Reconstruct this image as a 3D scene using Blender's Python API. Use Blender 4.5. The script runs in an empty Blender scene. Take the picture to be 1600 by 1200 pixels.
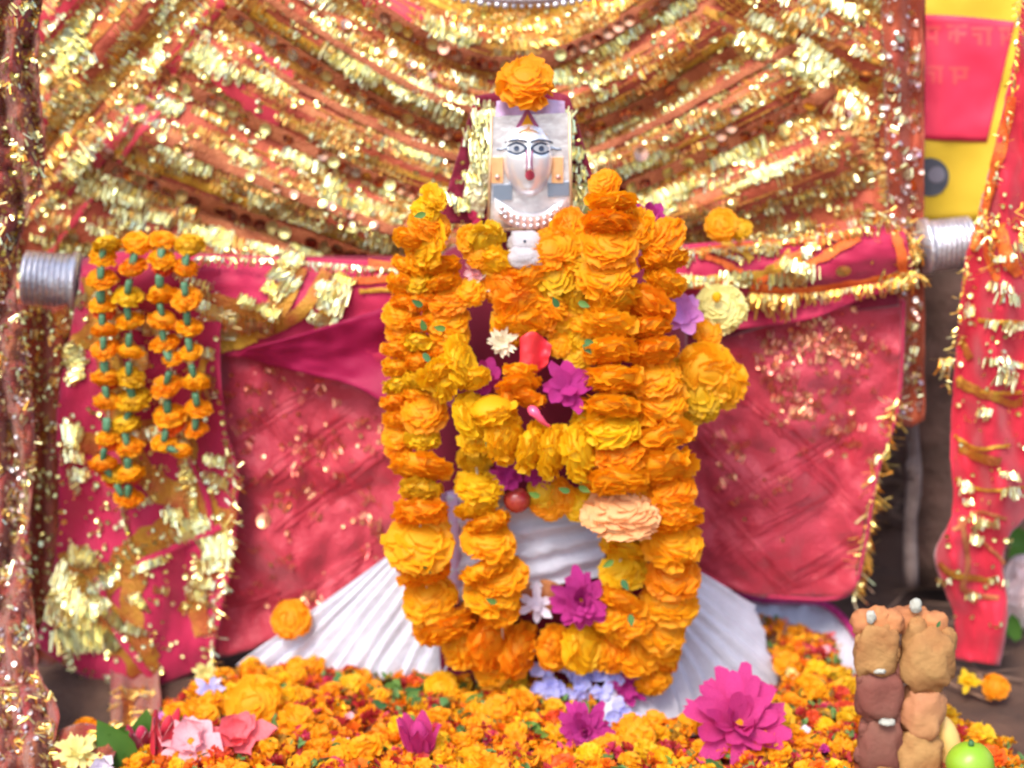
import bpy, math, random
from mathutils import Vector, Matrix, Euler, noise
from mathutils.bvhtree import BVHTree
R = random.Random(7)
rad = math.radians
S = bpy.context.scene
C = S.collection

# ------------------------------------------------------------------ camera, world, sun, exposure
PITCH = rad(15); DIST = 2.6; F = 2600.0
CAM = Vector((0, -DIST*math.cos(PITCH), 0.6 + DIST*math.sin(PITCH)))
cd = bpy.data.cameras.new('camera'); cam = bpy.data.objects.new('camera', cd); C.objects.link(cam)
cam.location = CAM; cam.rotation_euler = (math.pi/2 - PITCH, 0, 0)
cd.sensor_width = 36; cd.lens = 36*F/1600; cd.clip_start = .05; cd.clip_end = 2000
cd.dof.use_dof = True; cd.dof.focus_distance = 2.25; cd.dof.aperture_fstop = 2.1
S.camera = cam
w = bpy.data.worlds.new('World'); S.world = w; w.use_nodes = True
nt = w.node_tree; sky = nt.nodes.new('ShaderNodeTexSky'); sky.sky_type = 'NISHITA'; sky.sun_disc = False
SUN_EL, SUN_AZ = rad(52), rad(205)       # azimuth measured from +Y clockwise
sky.sun_elevation = SUN_EL; sky.sun_rotation = SUN_AZ; sky.air_density = 1.0; sky.dust_density = 3.0; sky.ozone_density = 1.0
bg = nt.nodes['Background']; bg.inputs['Strength'].default_value = 0.15
nt.links.new(sky.outputs[0], bg.inputs['Color'])
sd = bpy.data.lights.new('sun', 'SUN'); sun = bpy.data.objects.new('sun', sd); C.objects.link(sun)
sd.energy = 1.3; sd.angle = rad(18); sd.color = (1, .95, .87)
sdir = Vector((math.sin(SUN_AZ)*math.cos(SUN_EL), math.cos(SUN_AZ)*math.cos(SUN_EL), math.sin(SUN_EL)))
sun.rotation_euler = sdir.to_track_quat('Z', 'Y').to_euler()
S.view_settings.view_transform = 'Standard'; S.view_settings.look = 'None'; S.view_settings.gamma = 1
S.view_settings.exposure = 1.1

# ------------------------------------------------------------------ placing helpers
cp, sp = math.cos(PITCH), math.sin(PITCH)
def ray(px, py):
    x, y = (px-800)/F, (600-py)/F
    return Vector((x, cp + y*sp, -sp + y*cp))
def P(px, py, Y):
    d = ray(px, py); return CAM + d*((Y-CAM.y)/d.y)
def G(px, py, z=0.0):
    d = ray(px, py); return CAM + d*((z-CAM.z)/d.z)
def U(p):                                  # metres per photo pixel at that point
    v = p-CAM; return (v.y*cp - v.z*sp)/F
def fbm(x, y, z=0, o=3): return noise.fractal(Vector((x, y, z)), 1.0, 2.0, o)

# ------------------------------------------------------------------ materials
def lin(c): return tuple(((v/255)/12.92 if v/255 <= .04045 else ((v/255+.055)/1.055)**2.4) for v in c)
MATS = {}
def mat(name, col, rough=.6, metal=0, col2=None, scale=30, bump=0, bscale=80, sheen=0, transl=0, attr=None,
        island=None, objrand=None, sss=0, spec=.5, coords='Object'):
    m = bpy.data.materials.new(name); m.use_nodes = True; MATS[name] = m
    n = m.node_tree.nodes; l = m.node_tree.links; b = n['Principled BSDF']; out = n['Material Output']
    b.inputs['Roughness'].default_value = rough; b.inputs['Metallic'].default_value = metal
    b.inputs['Specular IOR Level'].default_value = spec
    b.inputs['Base Color'].default_value = (*col, 1)
    tc = n.new('ShaderNodeTexCoord'); src = None
    def ramp(stops, fac):
        r = n.new('ShaderNodeValToRGB'); e = r.color_ramp.elements
        while len(e) < len(stops): e.new(.5)
        for el, (p, c) in zip(e, stops): el.position = p; el.color = (*c, 1)
        l.new(fac, r.inputs[0]); return r.outputs[0]
    if attr:
        a = n.new('ShaderNodeAttribute'); a.attribute_name = attr; src = a.outputs['Color']
    elif island:
        g = n.new('ShaderNodeNewGeometry'); src = ramp(island, g.outputs['Random Per Island'])
    elif objrand:
        g = n.new('ShaderNodeObjectInfo'); src = ramp(objrand, g.outputs['Random'])
    if col2:
        t = n.new('ShaderNodeTexNoise'); t.inputs['Scale'].default_value = scale; t.inputs['Detail'].default_value = 5
        l.new(tc.outputs[coords], t.inputs['Vector'])
        mr = n.new('ShaderNodeMapRange'); mr.inputs[1].default_value = .35; mr.inputs[2].default_value = .65
        l.new(t.outputs['Fac'], mr.inputs[0])
        mx = n.new('ShaderNodeMix'); mx.data_type = 'RGBA'
        l.new(mr.outputs[0], mx.inputs['Factor'])
        if src: l.new(src, mx.inputs['A'])
        else: mx.inputs['A'].default_value = (*col, 1)
        mx.inputs['B'].default_value = (*col2, 1)
        if src: mx.blend_type = 'MULTIPLY'
        src = mx.outputs['Result']
    if src: l.new(src, b.inputs['Base Color'])
    if bump:
        t = n.new('ShaderNodeTexNoise'); t.inputs['Scale'].default_value = bscale; t.inputs['Detail'].default_value = 6
        l.new(tc.outputs[coords], t.inputs['Vector'])
        bp = n.new('ShaderNodeBump'); bp.inputs['Strength'].default_value = bump; bp.inputs['Distance'].default_value = .01
        l.new(t.outputs['Fac'], bp.inputs['Height']); l.new(bp.outputs[0], b.inputs['Normal'])
    if sheen: b.inputs['Sheen Weight'].default_value = sheen
    if sss:
        b.inputs['Subsurface Weight'].default_value = sss; b.inputs['Subsurface Scale'].default_value = .01
        b.inputs['Subsurface Radius'].default_value = (1, .5, .15)
    if transl:
        t = n.new('ShaderNodeBsdfTranslucent'); ms = n.new('ShaderNodeMixShader'); ms.inputs[0].default_value = transl
        if src: l.new(src, t.inputs['Color'])
        else: t.inputs['Color'].default_value = (*col, 1)
        l.new(b.outputs[0], ms.inputs[1]); l.new(t.outputs[0], ms.inputs[2]); l.new(ms.outputs[0], out.inputs['Surface'])
    return m

OR = [(0, (.92, .35, .003)), (.35, (.94, .41, .003)), (.7, (.95, .45, .004)), (1, (.96, .50, .005))]
mat('orange', (.9, .27, .003), .65, objrand=OR, transl=.45, col2=(.97, .92, .9), scale=60)
mat('yellow', (.92, .48, .004), .65, objrand=[(0, (.93, .54, .004)), (1, (.93, .64, .008))], transl=.45, col2=(.97, .92, .9), scale=60)
mat('amber', (.92, .38, .004), .65, objrand=[(0, (.94, .42, .003)), (1, (.94, .50, .005))], transl=.45, col2=(.97, .92, .9), scale=60)
mat('ochre', (.7, .28, .004), .65, objrand=[(0, (.78, .42, .004)), (1, (.88, .54, .006))], transl=.25, col2=(.8, .8, .6), scale=60)
mat('red_orange', (.8, .08, .01), .65, objrand=[(0, (.62, .045, .012)), (1, (.88, .14, .006))], transl=.3)
mat('magenta', (.62, .04, .32), .6, col2=(.48, .02, .24), bump=.5, bscale=50, scale=40, transl=.3)
mat('hot_pink', (.78, .07, .32), .55, col2=(.60, .03, .24), bump=.5, bscale=50, scale=60, transl=.35)
mat('lilac', (.78, .32, .72), .6, col2=(.62, .2, .6), scale=30, transl=.3)
mat('salmon', (.9, .16, .17), .6, col2=(.85, .2, .25), scale=20, transl=.3)
mat('light_pink', (.9, .40, .45), .6, col2=(.85, .5, .55), scale=20, transl=.3)
mat('peach', (.92, .55, .25), .6, col2=(.85, .45, .2), scale=50, transl=.3)
mat('cream', (.85, .76, .55), .6, col2=(.8, .7, .5), scale=50, transl=.3)
mat('lemon', (.85, .76, .28), .6, col2=(.8, .72, .3), scale=50, transl=.3)
mat('periwinkle', (.40, .42, .85), .6, col2=(.6, .6, .9), scale=60, transl=.3)
mat('white_petal', (.82, .78, .86), .6, col2=(.75, .66, .8), scale=40, transl=.3)
mat('green', (.10, .24, .05), .55, objrand=[(0, (.05, .17, .06)), (1, (.16, .30, .05))], transl=.2)
mat('sea_green', (.07, .22, .12), .55, objrand=[(0, (.04, .13, .06)), (1, (.08, .20, .10))])
mat('string', (.6, .5, .35), .8)
mat('lime', (.22, .42, .02), .35, col2=(.30, .42, .03), scale=20, spec=.5)
mat('banana', (.85, .6, .2), .5, col2=(.8, .5, .15), scale=20)
GOLD = [(0, (.86, .66, .22)), (.3, (.95, .92, .50)), (.6, (.88, .96, .60)), (.8, (.98, .78, .2)), (1, (.92, 1, .76))]
GOLDO = [(0, (.9, .35, .05)), (.4, (.95, .60, .12)), (.75, (.95, .8, .3)), (1, (.9, .88, .6))]
mat('zari', (1, .85, .5), .3, 1, island=GOLD)
mat('zari_warm', (1, .7, .3), .35, .9, island=GOLDO)
mat('sequin', (1, .85, .5), .2, 1, objrand=[(0, (.62, .32, .2)), (.5, (.70, .36, .24)), (.66, (.95, .42, .25)), (.8, (.95, .62, .12)), (1, (.9, .9, .75))])
mat('zari_dull', (.6, .3, .1), .45, .6, island=[(0, (.40, .14, .04)), (.45, (.68, .32, .08)), (.8, (.85, .58, .16)), (1, (.85, .78, .36))])
mat('sequin_gold', (1, .85, .5), .3, .95, island=[(0, (.84, .86, .42)), (.5, (.86, .74, .25)), (1, (.84, .92, .6))])
mat('sequin_silver', (1, .85, .5), .3, .9, island=[(0, (.85, .8, .8)), (.5, (.8, .5, .42)), (1, (.9, .9, .86))])
mat('cloth_rust', lin((176, 80, 44)), .5, .3, col2=lin((150, 52, 28)), scale=12, bump=.35, bscale=160, sheen=.3)
mat('cloth_red', lin((205, 45, 62)), .6, col2=lin((185, 40, 60)), scale=8, bump=.15, bscale=120, sheen=.3)
mat('ribbon_gold', lin((226, 178, 62)), .42, .55, col2=lin((200, 140, 50)), scale=50, bump=.4, bscale=260)
mat('ribbon_olive', lin((192, 140, 48)), .45, .5, col2=lin((178, 92, 50)), scale=26, bump=.5, bscale=220)
mat('band_brown', lin((178, 104, 66)), .45, .4, col2=lin((150, 76, 46)), scale=30, bump=.5, bscale=240)
mat('ribbon_tan', lin((190, 118, 74)), .5, .35, col2=lin((168, 88, 52)), scale=40, bump=.4, bscale=240)
mat('cloth_crimson', lin((184, 32, 76)), .62, col2=lin((168, 24, 66)), scale=6, bump=.05, bscale=200, sheen=.3, spec=.3)
mat('cloth_magenta', lin((160, 20, 74)), .62, col2=lin((146, 16, 64)), scale=6, spec=.3)
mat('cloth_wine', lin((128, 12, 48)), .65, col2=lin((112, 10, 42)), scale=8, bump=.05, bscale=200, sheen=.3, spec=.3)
mat('veil_red', lin((172, 30, 52)), .5, col2=lin((188, 62, 80)), scale=5.5, bump=.35, bscale=130, sheen=.4, spec=.4)
mat('veil_thread', lin((194, 62, 78)), .5, .1, col2=lin((180, 45, 62)), scale=30)
mat('scarf_red', lin((202, 36, 62)), .6, col2=lin((182, 28, 48)), scale=10, bump=.1, bscale=150, sheen=.3, spec=.3)
mat('net_red', lin((150, 36, 34)), .7, .1, col2=lin((150, 78, 40)), scale=22, bump=.9, bscale=150, sheen=.3)
mat('orange_trim', lin((238, 120, 40)), .6, .1, col2=lin((225, 90, 40)), scale=60, bump=.4, bscale=300)
mat('banner_yellow', lin((236, 200, 52)), .6, col2=lin((228, 190, 55)), scale=5, bump=.03, bscale=60)
mat('banner_pink', lin((238, 58, 92)), .6, col2=lin((228, 48, 80)), scale=6)
mat('banner_letter', lin((235, 84, 90)), .6, col2=lin((232, 82, 84)), scale=50)
mat('logo_dark', lin((92, 96, 108)), .6, col2=lin((78, 84, 92)), scale=40)
mat('logo_pale', lin((140, 138, 152)), .6)
mat('silver', (.86, .86, .9), .27, 1, col2=(.75, .75, .8), scale=120, bump=.1, bscale=200)
mat('tin', (.86, .86, .90), .32, .8, col2=(.68, .66, .72), scale=60, bump=.25, bscale=150)
mat('bright_silver', (.96, .96, .99), .30, .7, col2=(.78, .76, .80), scale=45, bump=.14, bscale=60)
mat('face_silver', (.96, .96, .99), .28, .6, col2=(.92, .92, .96), scale=30)
mat('copper_pink', (.78, .42, .36), .4, .5, col2=(.85, .6, .5), scale=90)
mat('frame_gold', (.85, .6, .35), .4, .6)
mat('plate_blue', lin((150, 165, 185)), .35, .7)
mat('tint_gold', (.85, .55, .3), .35, .7)
mat('purple', lin((150, 70, 110)), .6)
mat('eye_dark', lin((50, 62, 84)), .5)
mat('eye_grey', lin((165, 168, 175)), .4)
mat('lip', lin((186, 60, 84)), .5)
mat('white_cloth', (.60, .61, .70), .75, col2=(.52, .52, .60), scale=20, bump=.25, bscale=90, sheen=.2)
mat('blush_cloth', (.62, .42, .42), .75, col2=(.66, .6, .6), scale=14, bump=.4, bscale=60)
mat('lilac_cloth', lin((205, 180, 210)), .7, col2=lin((190, 160, 200)), scale=30)
mat('dough', lin((172, 134, 84)), .85, col2=lin((156, 108, 66)), scale=14, bump=.5, bscale=60, spec=.2)
mat('dough_brown', lin((122, 78, 64)), .85, col2=lin((122, 66, 56)), scale=14, bump=.35, bscale=60)
mat('dough_orange', lin((156, 98, 62)), .85, col2=lin((196, 130, 80)), scale=14, bump=.3, bscale=70)
mat('knot_cloth', (.52, .49, .50), .8, col2=(.42, .38, .40), scale=30, bump=.5, bscale=70)
mat('cotton', (.42, .42, .36), .9, bump=.5, bscale=90)
mat('soil', (.12, .062, .04), .9, col2=(.06, .032, .022), scale=8, bump=.9, bscale=25)
mat('bank', (.16, .085, .06), .9, col2=(.07, .035, .025), scale=7, bump=1, bscale=18)
mat('bark', (.19, .10, .075), .85, col2=(.09, .05, .035), scale=10, bump=1, bscale=30)
mat('twig', (.26, .15, .10), .8, col2=(.16, .09, .06), scale=20)
mat('grey_wood', (.28, .21, .19), .8, col2=(.16, .11, .10), scale=18, bump=.6, bscale=50)
mat('leaf', (.09, .22, .03), .45, col2=(.05, .14, .02), scale=10, transl=.2)
mat('dark_hole', (.03, .015, .012), .9)
mat('bed_base', (.30, .05, .02), .8, col2=(.12, .06, .02), scale=40, bump=1, bscale=60)
mat('bed', (.9, .3, .01), .65, attr='tint', transl=.25)
mat('bead', lin((140, 30, 40)), .25, col2=lin((170, 70, 50)), scale=60)
mat('pink_plastic', lin((245, 90, 130)), .12, spec=.9)

# ------------------------------------------------------------------ mesh collecting and objects
class MB:
    def __init__(s): s.v = []; s.f = []; s.m = []; s.c = []
    def add(s, vs, fs, mi=0, col=None):
        o = len(s.v); s.v += [tuple(v) for v in vs]; s.f += [tuple(i+o for i in f) for f in fs]
        s.m += [mi]*len(fs)
        if col is not None: s.c += [(*col, 1)]*len(vs)
        return s
    def mesh(s, name, mats, org=(0, 0, 0), smooth=True):
        me = bpy.data.meshes.new(name)
        ox, oy, oz = org
        me.from_pydata([(a-ox, b-oy, c-oz) for a, b, c in s.v], [], s.f)
        for m in (mats if isinstance(mats, (list, tuple)) else [mats]): me.materials.append(MATS[m])
        me.polygons.foreach_set('material_index', s.m)
        if smooth: me.polygons.foreach_set('use_smooth', [True]*len(s.f))
        if s.c:
            a = me.attributes.new('tint', 'FLOAT_COLOR', 'POINT')
            a.data.foreach_set('color', [x for c in s.c for x in c])
        me.update(); return me
    def build(s, name, mats, parent=None, org=None, smooth=True):
        if org is None: org = parent_world(parent) if parent else (Vector(s.v[0]) if s.v else Vector())
        me = s.mesh(name, mats, org, smooth)
        o = bpy.data.objects.new(name, me); C.objects.link(o)
        if parent: o.parent = parent; o.location = Vector(org)-parent_world(parent)
        else: o.location = org
        return o
WORLD = {}
def parent_world(o):
    p = Vector(o.location)
    return p if o.parent is None else p + parent_world(o.parent)
def thing(name, label, cat, loc, group=None):
    o = bpy.data.objects.new(name, None); C.objects.link(o); o.location = loc; o.empty_display_size = .05
    return tag(o, label, cat, group)
def tag(o, label, cat, group=None):
    o['label'] = label; o['category'] = cat
    if group: o['group'] = group
    return o
def kind(o, k): o['kind'] = k; return o
def place(name, me, loc, rot=None, sc=1, parent=None):
    """link a shared mesh at world point loc, rot = 3x3 matrix"""
    o = bpy.data.objects.new(name, me); C.objects.link(o)
    if parent: o.parent = parent; o.location = Vector(loc)-parent_world(parent)
    else: o.location = loc
    if rot is not None: o.rotation_euler = rot.to_euler()
    o.scale = (sc, sc, sc) if not isinstance(sc, (tuple, list)) else sc
    return o
def basis(z, roll=0):
    z = Vector(z).normalized(); x = Vector((0, 0, 1)).cross(z)
    if x.length < .01: x = Vector((1, 0, 0))
    x.normalize(); y = z.cross(x)
    m = Matrix((x, y, z)).transposed()
    return m @ Matrix.Rotation(roll, 3, 'Z')

def tube(mb, pts, rads, n=8, mi=0, cap=True, col=None):
    pts = [Vector(p) for p in pts]
    if not isinstance(rads, (list, tuple)): rads = [rads]*len(pts)
    vs = []; fs = []; prev = None
    for i, p in enumerate(pts):
        t = (pts[min(i+1, len(pts)-1)]-pts[max(i-1, 0)])
        t = t.normalized() if t.length > 1e-9 else Vector((0, 0, 1))
        if prev is None:
            a = t.orthogonal().normalized()
        else:
            a = (prev - t*prev.dot(t)).normalized()
        prev = a; b = t.cross(a)
        for k in range(n):
            th = 2*math.pi*k/n; vs.append(p + (a*math.cos(th)+b*math.sin(th))*rads[i])
    for i in range(len(pts)-1):
        for k in range(n):
            fs.append((i*n+k, i*n+(k+1) % n, (i+1)*n+(k+1) % n, (i+1)*n+k))
    if cap: fs.append(tuple(range(n-1, -1, -1))); fs.append(tuple((len(pts)-1)*n+k for k in range(n)))
    return mb.add(vs, fs, mi, col)

def smoothline(pts, n):
    """Catmull-Rom through pts, n samples"""
    pts = [Vector(p) for p in pts]
    if len(pts) == 1: return pts*n
    L = [0]
    for a, b in zip(pts, pts[1:]): L.append(L[-1]+(b-a).length)
    out = []
    for i in range(n):
        s = L[-1]*i/(n-1); k = 0
        while k < len(pts)-2 and s > L[k+1]: k += 1
        t = (s-L[k])/max(1e-9, L[k+1]-L[k])
        p0, p1, p2, p3 = pts[max(k-1, 0)], pts[k], pts[k+1], pts[min(k+2, len(pts)-1)]
        out.append(.5*((2*p1)+(-p0+p2)*t+(2*p0-5*p1+4*p2-p3)*t*t+(-p0+3*p1-3*p2+p3)*t**3))
    return out

# ------------------------------------------------------------------ flower meshes (unit radius, axis +Z)
def petal(mb, base, d, wv, L, W, rnd, tipdrop=0, up=Vector((0, 0, 1)), prof=((0, .3), (.55, .85), (1, .8)), ruffle=.12, cols=3, cup=0, mi=0, col=None):
    vs = []; fs = []
    nrm = d.cross(wv)
    for j, (t, wd) in enumerate(prof):
        for k in range(cols):
            s = (k/(cols-1)-.5)*2
            p = base + d*(t*L) + wv*(s*wd*W*.5) + nrm*(cup*s*s*W*.5) + nrm*(tipdrop*t*t*L)
            if j == len(prof)-1: p += d*(rnd.uniform(-ruffle, ruffle)*L) + nrm*(rnd.uniform(-1, 1)*ruffle*L)
            vs.append(p)
    for j in range(len(prof)-1):
        for k in range(cols-1):
            a = j*cols+k; fs.append((a, a+1, a+cols+1, a+cols))
    mb.add(vs, fs, mi, col)
def sphere(mb, c, r, nu=10, nv=6, mi=0, lump=0, seed=0, col=None):
    c = Vector(c); r = Vector(r) if not isinstance(r, (int, float)) else Vector((r, r, r))
    vs = []; fs = []
    for j in range(nv+1):
        ph = math.pi*j/nv
        for i in range(nu):
            th = 2*math.pi*i/nu
            d = Vector((math.sin(ph)*math.cos(th), math.sin(ph)*math.sin(th), math.cos(ph)))
            k = 1 + lump*noise.noise(d*1.7+Vector((seed, seed*2, 0)))
            vs.append(c+Vector((d.x*r.x, d.y*r.y, d.z*r.z))*k)
    for j in range(nv):
        for i in range(nu):
            a, b = j*nu+i, j*nu+(i+1) % nu; fs.append((a, b, b+nu, a+nu))
    return mb.add(vs, fs, mi, col)
def marigold_mb(seed, n=78, flat=.62, low=-.35, core=.88):
    rnd = random.Random(seed); mb = MB()
    sphere(mb, (0, 0, 0), (core, core, core*flat), 12, 8, lump=.12, seed=seed)
    for i in range(n):
        z = 1-(1-low)*(i+.5)/n; r = math.sqrt(max(0, 1-z*z)); th = i*2.39996+rnd.uniform(-.3, .3)
        d = Vector((r*math.cos(th), r*math.sin(th), z*flat*1.05)).normalized()
        L = rnd.uniform(.85, 1.12)*(1+.10*math.sin(3*th+seed))
        dd = Vector((r*math.cos(th), r*math.sin(th), z*flat))
        t1 = d.orthogonal().normalized(); t2 = d.cross(t1); a = rnd.uniform(0, math.pi)
        wv = t1*math.cos(a)+t2*math.sin(a)
        if r > .6: wv = (wv*.5+Vector((-math.sin(th), math.cos(th), 0))).normalized()
        out = Vector((math.cos(th), math.sin(th), -.15)); sh_ = (d*rnd.uniform(.55, .85)+out*rnd.uniform(.5, 1.0)+Vector((rnd.uniform(-.2, .2), rnd.uniform(-.2, .2), 0))).normalized()
        w2 = sh_.cross(d); w2 = w2.normalized() if w2.length > .15 else wv
        w2 = (w2+wv*.35).normalized()
        petal(mb, dd*.70, sh_, w2, L*.38*max(.65, dd.length), rnd.uniform(.5, .72), rnd, prof=((0, .6), (.6, 1), (1, .72)), ruffle=.06, cols=4, cup=rnd.uniform(-.3, .05), tipdrop=rnd.uniform(-.35, .05))
    return mb
def dahlia_mb(seed, layers, width=.36, ptip=.25, centre=True, cup=.25, open_=0.0):
    """layers: (count, radius, elevation deg)"""
    rnd = random.Random(seed); mb = MB()
    sphere(mb, (0, 0, -.02), (.3, .3, .16), 8, 5)
    for li, (n, r, el) in enumerate(layers):
        for i in range(n):
            th = 2*math.pi*(i+.5*(li % 2))/n+rnd.uniform(-.2, .2); e = rad(el+rnd.uniform(-16, 16))
            d = Vector((math.cos(th)*math.cos(e), math.sin(th)*math.cos(e), math.sin(e)))
            wv = Vector((-math.sin(th), math.cos(th), 0))
            petal(mb, d*.08+Vector((0, 0, .03*li)), d, wv, r*rnd.uniform(.74, 1.1), width*rnd.uniform(.8, 1.25), rnd, tipdrop=rnd.uniform(-.35, .25),
                  prof=((0, .35), (.35, .85), (.7, 1), (1, ptip)), ruffle=.07, cup=cup*rnd.uniform(.3, 2.2))
    if centre: sphere(mb, (0, 0, .14), (.14, .14, .1), 8, 5, 1)
    return mb
MG = {}
def marigold(colour, i=None, side=False):
    i = R.randrange(5) if i is None else i
    k = (colour, i, side)
    if k not in MG:
        MG[k] = marigold_mb(11+i, 74 if not side else 60, .62 if not side else .75, -.35 if not side else -.05).mesh('marigold', colour)
    return MG[k]
FLORETS = {}
def floret(colour, i=None):
    i = R.randrange(4) if i is None else i; k = (colour, i)
    if k not in FLORETS: FLORETS[k] = marigold_mb(50+i, 34, .75, -.3, .7).mesh('marigold', colour)
    return FLORETS[k]

def garland(label, pts, Y0, group=None, name='marigold_garland', thread=True, face=.35):
    """pts: (px, py, r, colour[, dY]); flowers strung along the line, axis near the string"""
    W = []
    for i, p in enumerate(pts):
        dy = p[4] if len(p) > 4 else 0
        W.append(P(p[0], p[1], (Y0(p[0], p[1]) if callable(Y0) else Y0)+dy))
    root = thing(name, label, 'garland', W[0], group)
    if thread and len(W) > 1:
        tube(MB(), smoothline(W, len(W)*3), .0016, 5).build('string', 'string', root)
    for i, (p, q) in enumerate(zip(pts, W)):
        t = W[min(i+1, len(W)-1)]-W[max(i-1, 0)]
        t = t.normalized() if t.length > 1e-6 else Vector((0, 0, 1))
        if R.random() < .5: t = -t
        ax = (t*(1-face) + Vector((R.uniform(-.3, .3), -1, R.uniform(-.2, .3)))*face*R.uniform(.6, 1.4))
        r = p[2]*U(q)*1.13
        ds = [(W[j]-q).length for j in (i-1, i+1) if 0 <= j < len(W)]
        zs = r*R.uniform(.95, 1.15)
        if ds and face < .5: zs = max(.62*r, min(zs, .58*min(sum(ds)/len(ds), 2*r)/.66))
        place('marigold', marigold(p[3]), q, basis(ax, R.uniform(0, 6.28)), (r*R.uniform(.93, 1.06), r*R.uniform(.93, 1.06), zs), root)
    return root

# ------------------------------------------------------------------ cloth sheets
def resample(poly, n):
    L = [0]
    for a, b in zip(poly, poly[1:]): L.append(L[-1]+math.hypot(b[0]-a[0], b[1]-a[1]))
    return [tuple(v)[:2] for v in smoothline([(a, b, 0) for a, b in poly], n)]
class Sheet:
    """cloth between an upper and a lower pixel curve, at depth Yf(px,py,u,v)"""
    def __init__(s, top, bot, Yf, nu=40, nv=24, wob=0, seed=0):
        T, B = resample(top, nu), resample(bot, nu); s.nu, s.nv = nu, nv; s.v = []; s.f = []
        for j in range(nv):
            v = j/(nv-1)
            for i in range(nu):
                u = i/(nu-1)
                px = T[i][0]*(1-v)+B[i][0]*v; py = T[i][1]*(1-v)+B[i][1]*v
                if wob:
                    px += wob*fbm(px/60, py/60, seed); py += wob*fbm(px/60, py/60, seed+9)
                s.v.append(P(px, py, Yf(px, py, u, v)))
        for j in range(nv-1):
            for i in range(nu-1):
                a = j*nu+i; s.f.append((a, a+nu, a+nu+1, a+1))
        s.bvh = BVHTree.FromPolygons(s.v, s.f)
    def hit(s, px, py):
        d = ray(px, py).normalized(); h = s.bvh.ray_cast(CAM, d)
        if h[0] is None: return None, None
        n = h[1]
        if n.dot(d) > 0: n = -n
        return h[0], n
    def build(s, name, m, parent, thick=.0012):
        mb = MB(); mb.add(s.v, s.f); o = mb.build(name, m, parent)
        md = o.modifiers.new('thickness', 'SOLIDIFY'); md.thickness = thick; md.offset = 0
        return o
def ribbon(sh, line, width, off=.002, n=40, mb=None, fray=0):
    """flat band lying on a sheet along a pixel polyline"""
    mb = mb or MB(); L = resample(line, n); vs = []; fs = []
    for i, (x, y) in enumerate(L):
        a, b = L[max(i-1, 0)], L[min(i+1, n-1)]; tx, ty = b[0]-a[0], b[1]-a[1]; l = math.hypot(tx, ty) or 1
        nx, ny = -ty/l, tx/l; row = []
        for s_ in (-.5, 0, .5):
            w_ = width*(1+fray*fbm(x/15, y/15, s_))
            h, nn = sh.hit(x+nx*w_*s_, y+ny*w_*s_)
            if h is None: row = None; break
            row.append(h+nn*(off+(.0012 if s_ == 0 else 0)))
        vs.append(row)
    flat = []; idx = {}
    for i, r in enumerate(vs):
        if r: idx[i] = len(flat); flat += r
    for i in range(n-1):
        if i in idx and i+1 in idx:
            a, b = idx[i], idx[i+1]; fs += [(a, b, b+1, a+1), (a+1, b+1, b+2, a+2)]
    mb.add(flat, fs); return mb
def zari(mb, sh, x, y, ang, n, ln, sp_=4, w_=2.6, tilt=.3, off=.004, side=0, pitch=None):
    """cluster of n short parallel metal threads standing across the direction ang"""
    ca, sa = math.cos(ang), math.sin(ang); base = (R.gauss(0, tilt), R.gauss(0, tilt) if pitch is None else pitch)
    for i in range(n):
        o = (i-n/2)*sp_*R.uniform(.85, 1.15); jl = R.uniform(-.25, .25)*ln
        cx, cy = x+ca*o-sa*jl*.6, y+sa*o+ca*jl*.6
        h, nn = sh.hit(cx, cy)
        if h is None: continue
        u = U(h); l2 = ln*R.uniform(.6, 1.2)*u*.5; w2 = w_*R.uniform(.7, 1.3)*u*.5
        a1 = ang+math.pi/2+R.gauss(0, .14)
        D = Vector((math.cos(a1), 0, -math.sin(a1))); nrm = (nn+Vector((base[0]+R.gauss(0, tilt*.5), 0, base[1]+R.gauss(0, tilt*.5)))).normalized()
        D = (D-nrm*D.dot(nrm)).normalized(); Wd = nrm.cross(D)
        c = h+nn*off
        k = nrm*w2*.7
        mb.add([c-D*l2-Wd*w2, c-D*l2+k, c-D*l2+Wd*w2, c+D*l2-Wd*w2, c+D*l2+k, c+D*l2+Wd*w2], [(0, 1, 4, 3), (1, 2, 5, 4)])
def sequin(mb, sh, x, y, r, tilt=.3, off=.004, n=8, hole=False):
    h, nn = sh.hit(x, y)
    if h is None: return
    nrm = (nn+Vector((R.gauss(0, tilt), 0, R.gauss(0, tilt)))).normalized(); a = nrm.orthogonal().normalized(); b = nrm.cross(a)
    c = h+nn*off; rr = r*U(h)
    ring = [c+(a*math.cos(2*math.pi*k/n)+b*math.sin(2*math.pi*k/n))*rr for k in range(n)]
    mb.add(ring+[c-nrm*rr*.18], [(k, (k+1) % n, n) for k in range(n)])
def fringe(mb, sh_or_none, line, ln, step=6, Y=None, spread=.5, col=None):
    """short loose metal tassel threads hanging off a line"""
    L = resample(line, max(2, int(sum(math.hypot(b[0]-a[0], b[1]-a[1]) for a, b in zip(line, line[1:]))/step)))
    for x, y in L:
        Yv = Y(x, y) if callable(Y) else Y
        p = P(x, y, Yv); u = U(p)
        for _ in range(2):
            a = R.gauss(0, spread); l = ln*R.uniform(.5, 1.3)*u
            q = p+Vector((math.sin(a)*l, R.uniform(-.3, .1)*l, -math.cos(a)*l)); wv = Vector((1, R.uniform(-.8, .8), 0)).normalized()*u*1.7
            m_ = (p+q)*.5+Vector((R.uniform(-.2, .2)*l, -.15*l, 0))
            mb.add([p-wv, p+wv, m_+wv, m_-wv, q+wv, q-wv], [(0, 1, 2, 3), (3, 2, 4, 5)])

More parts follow.
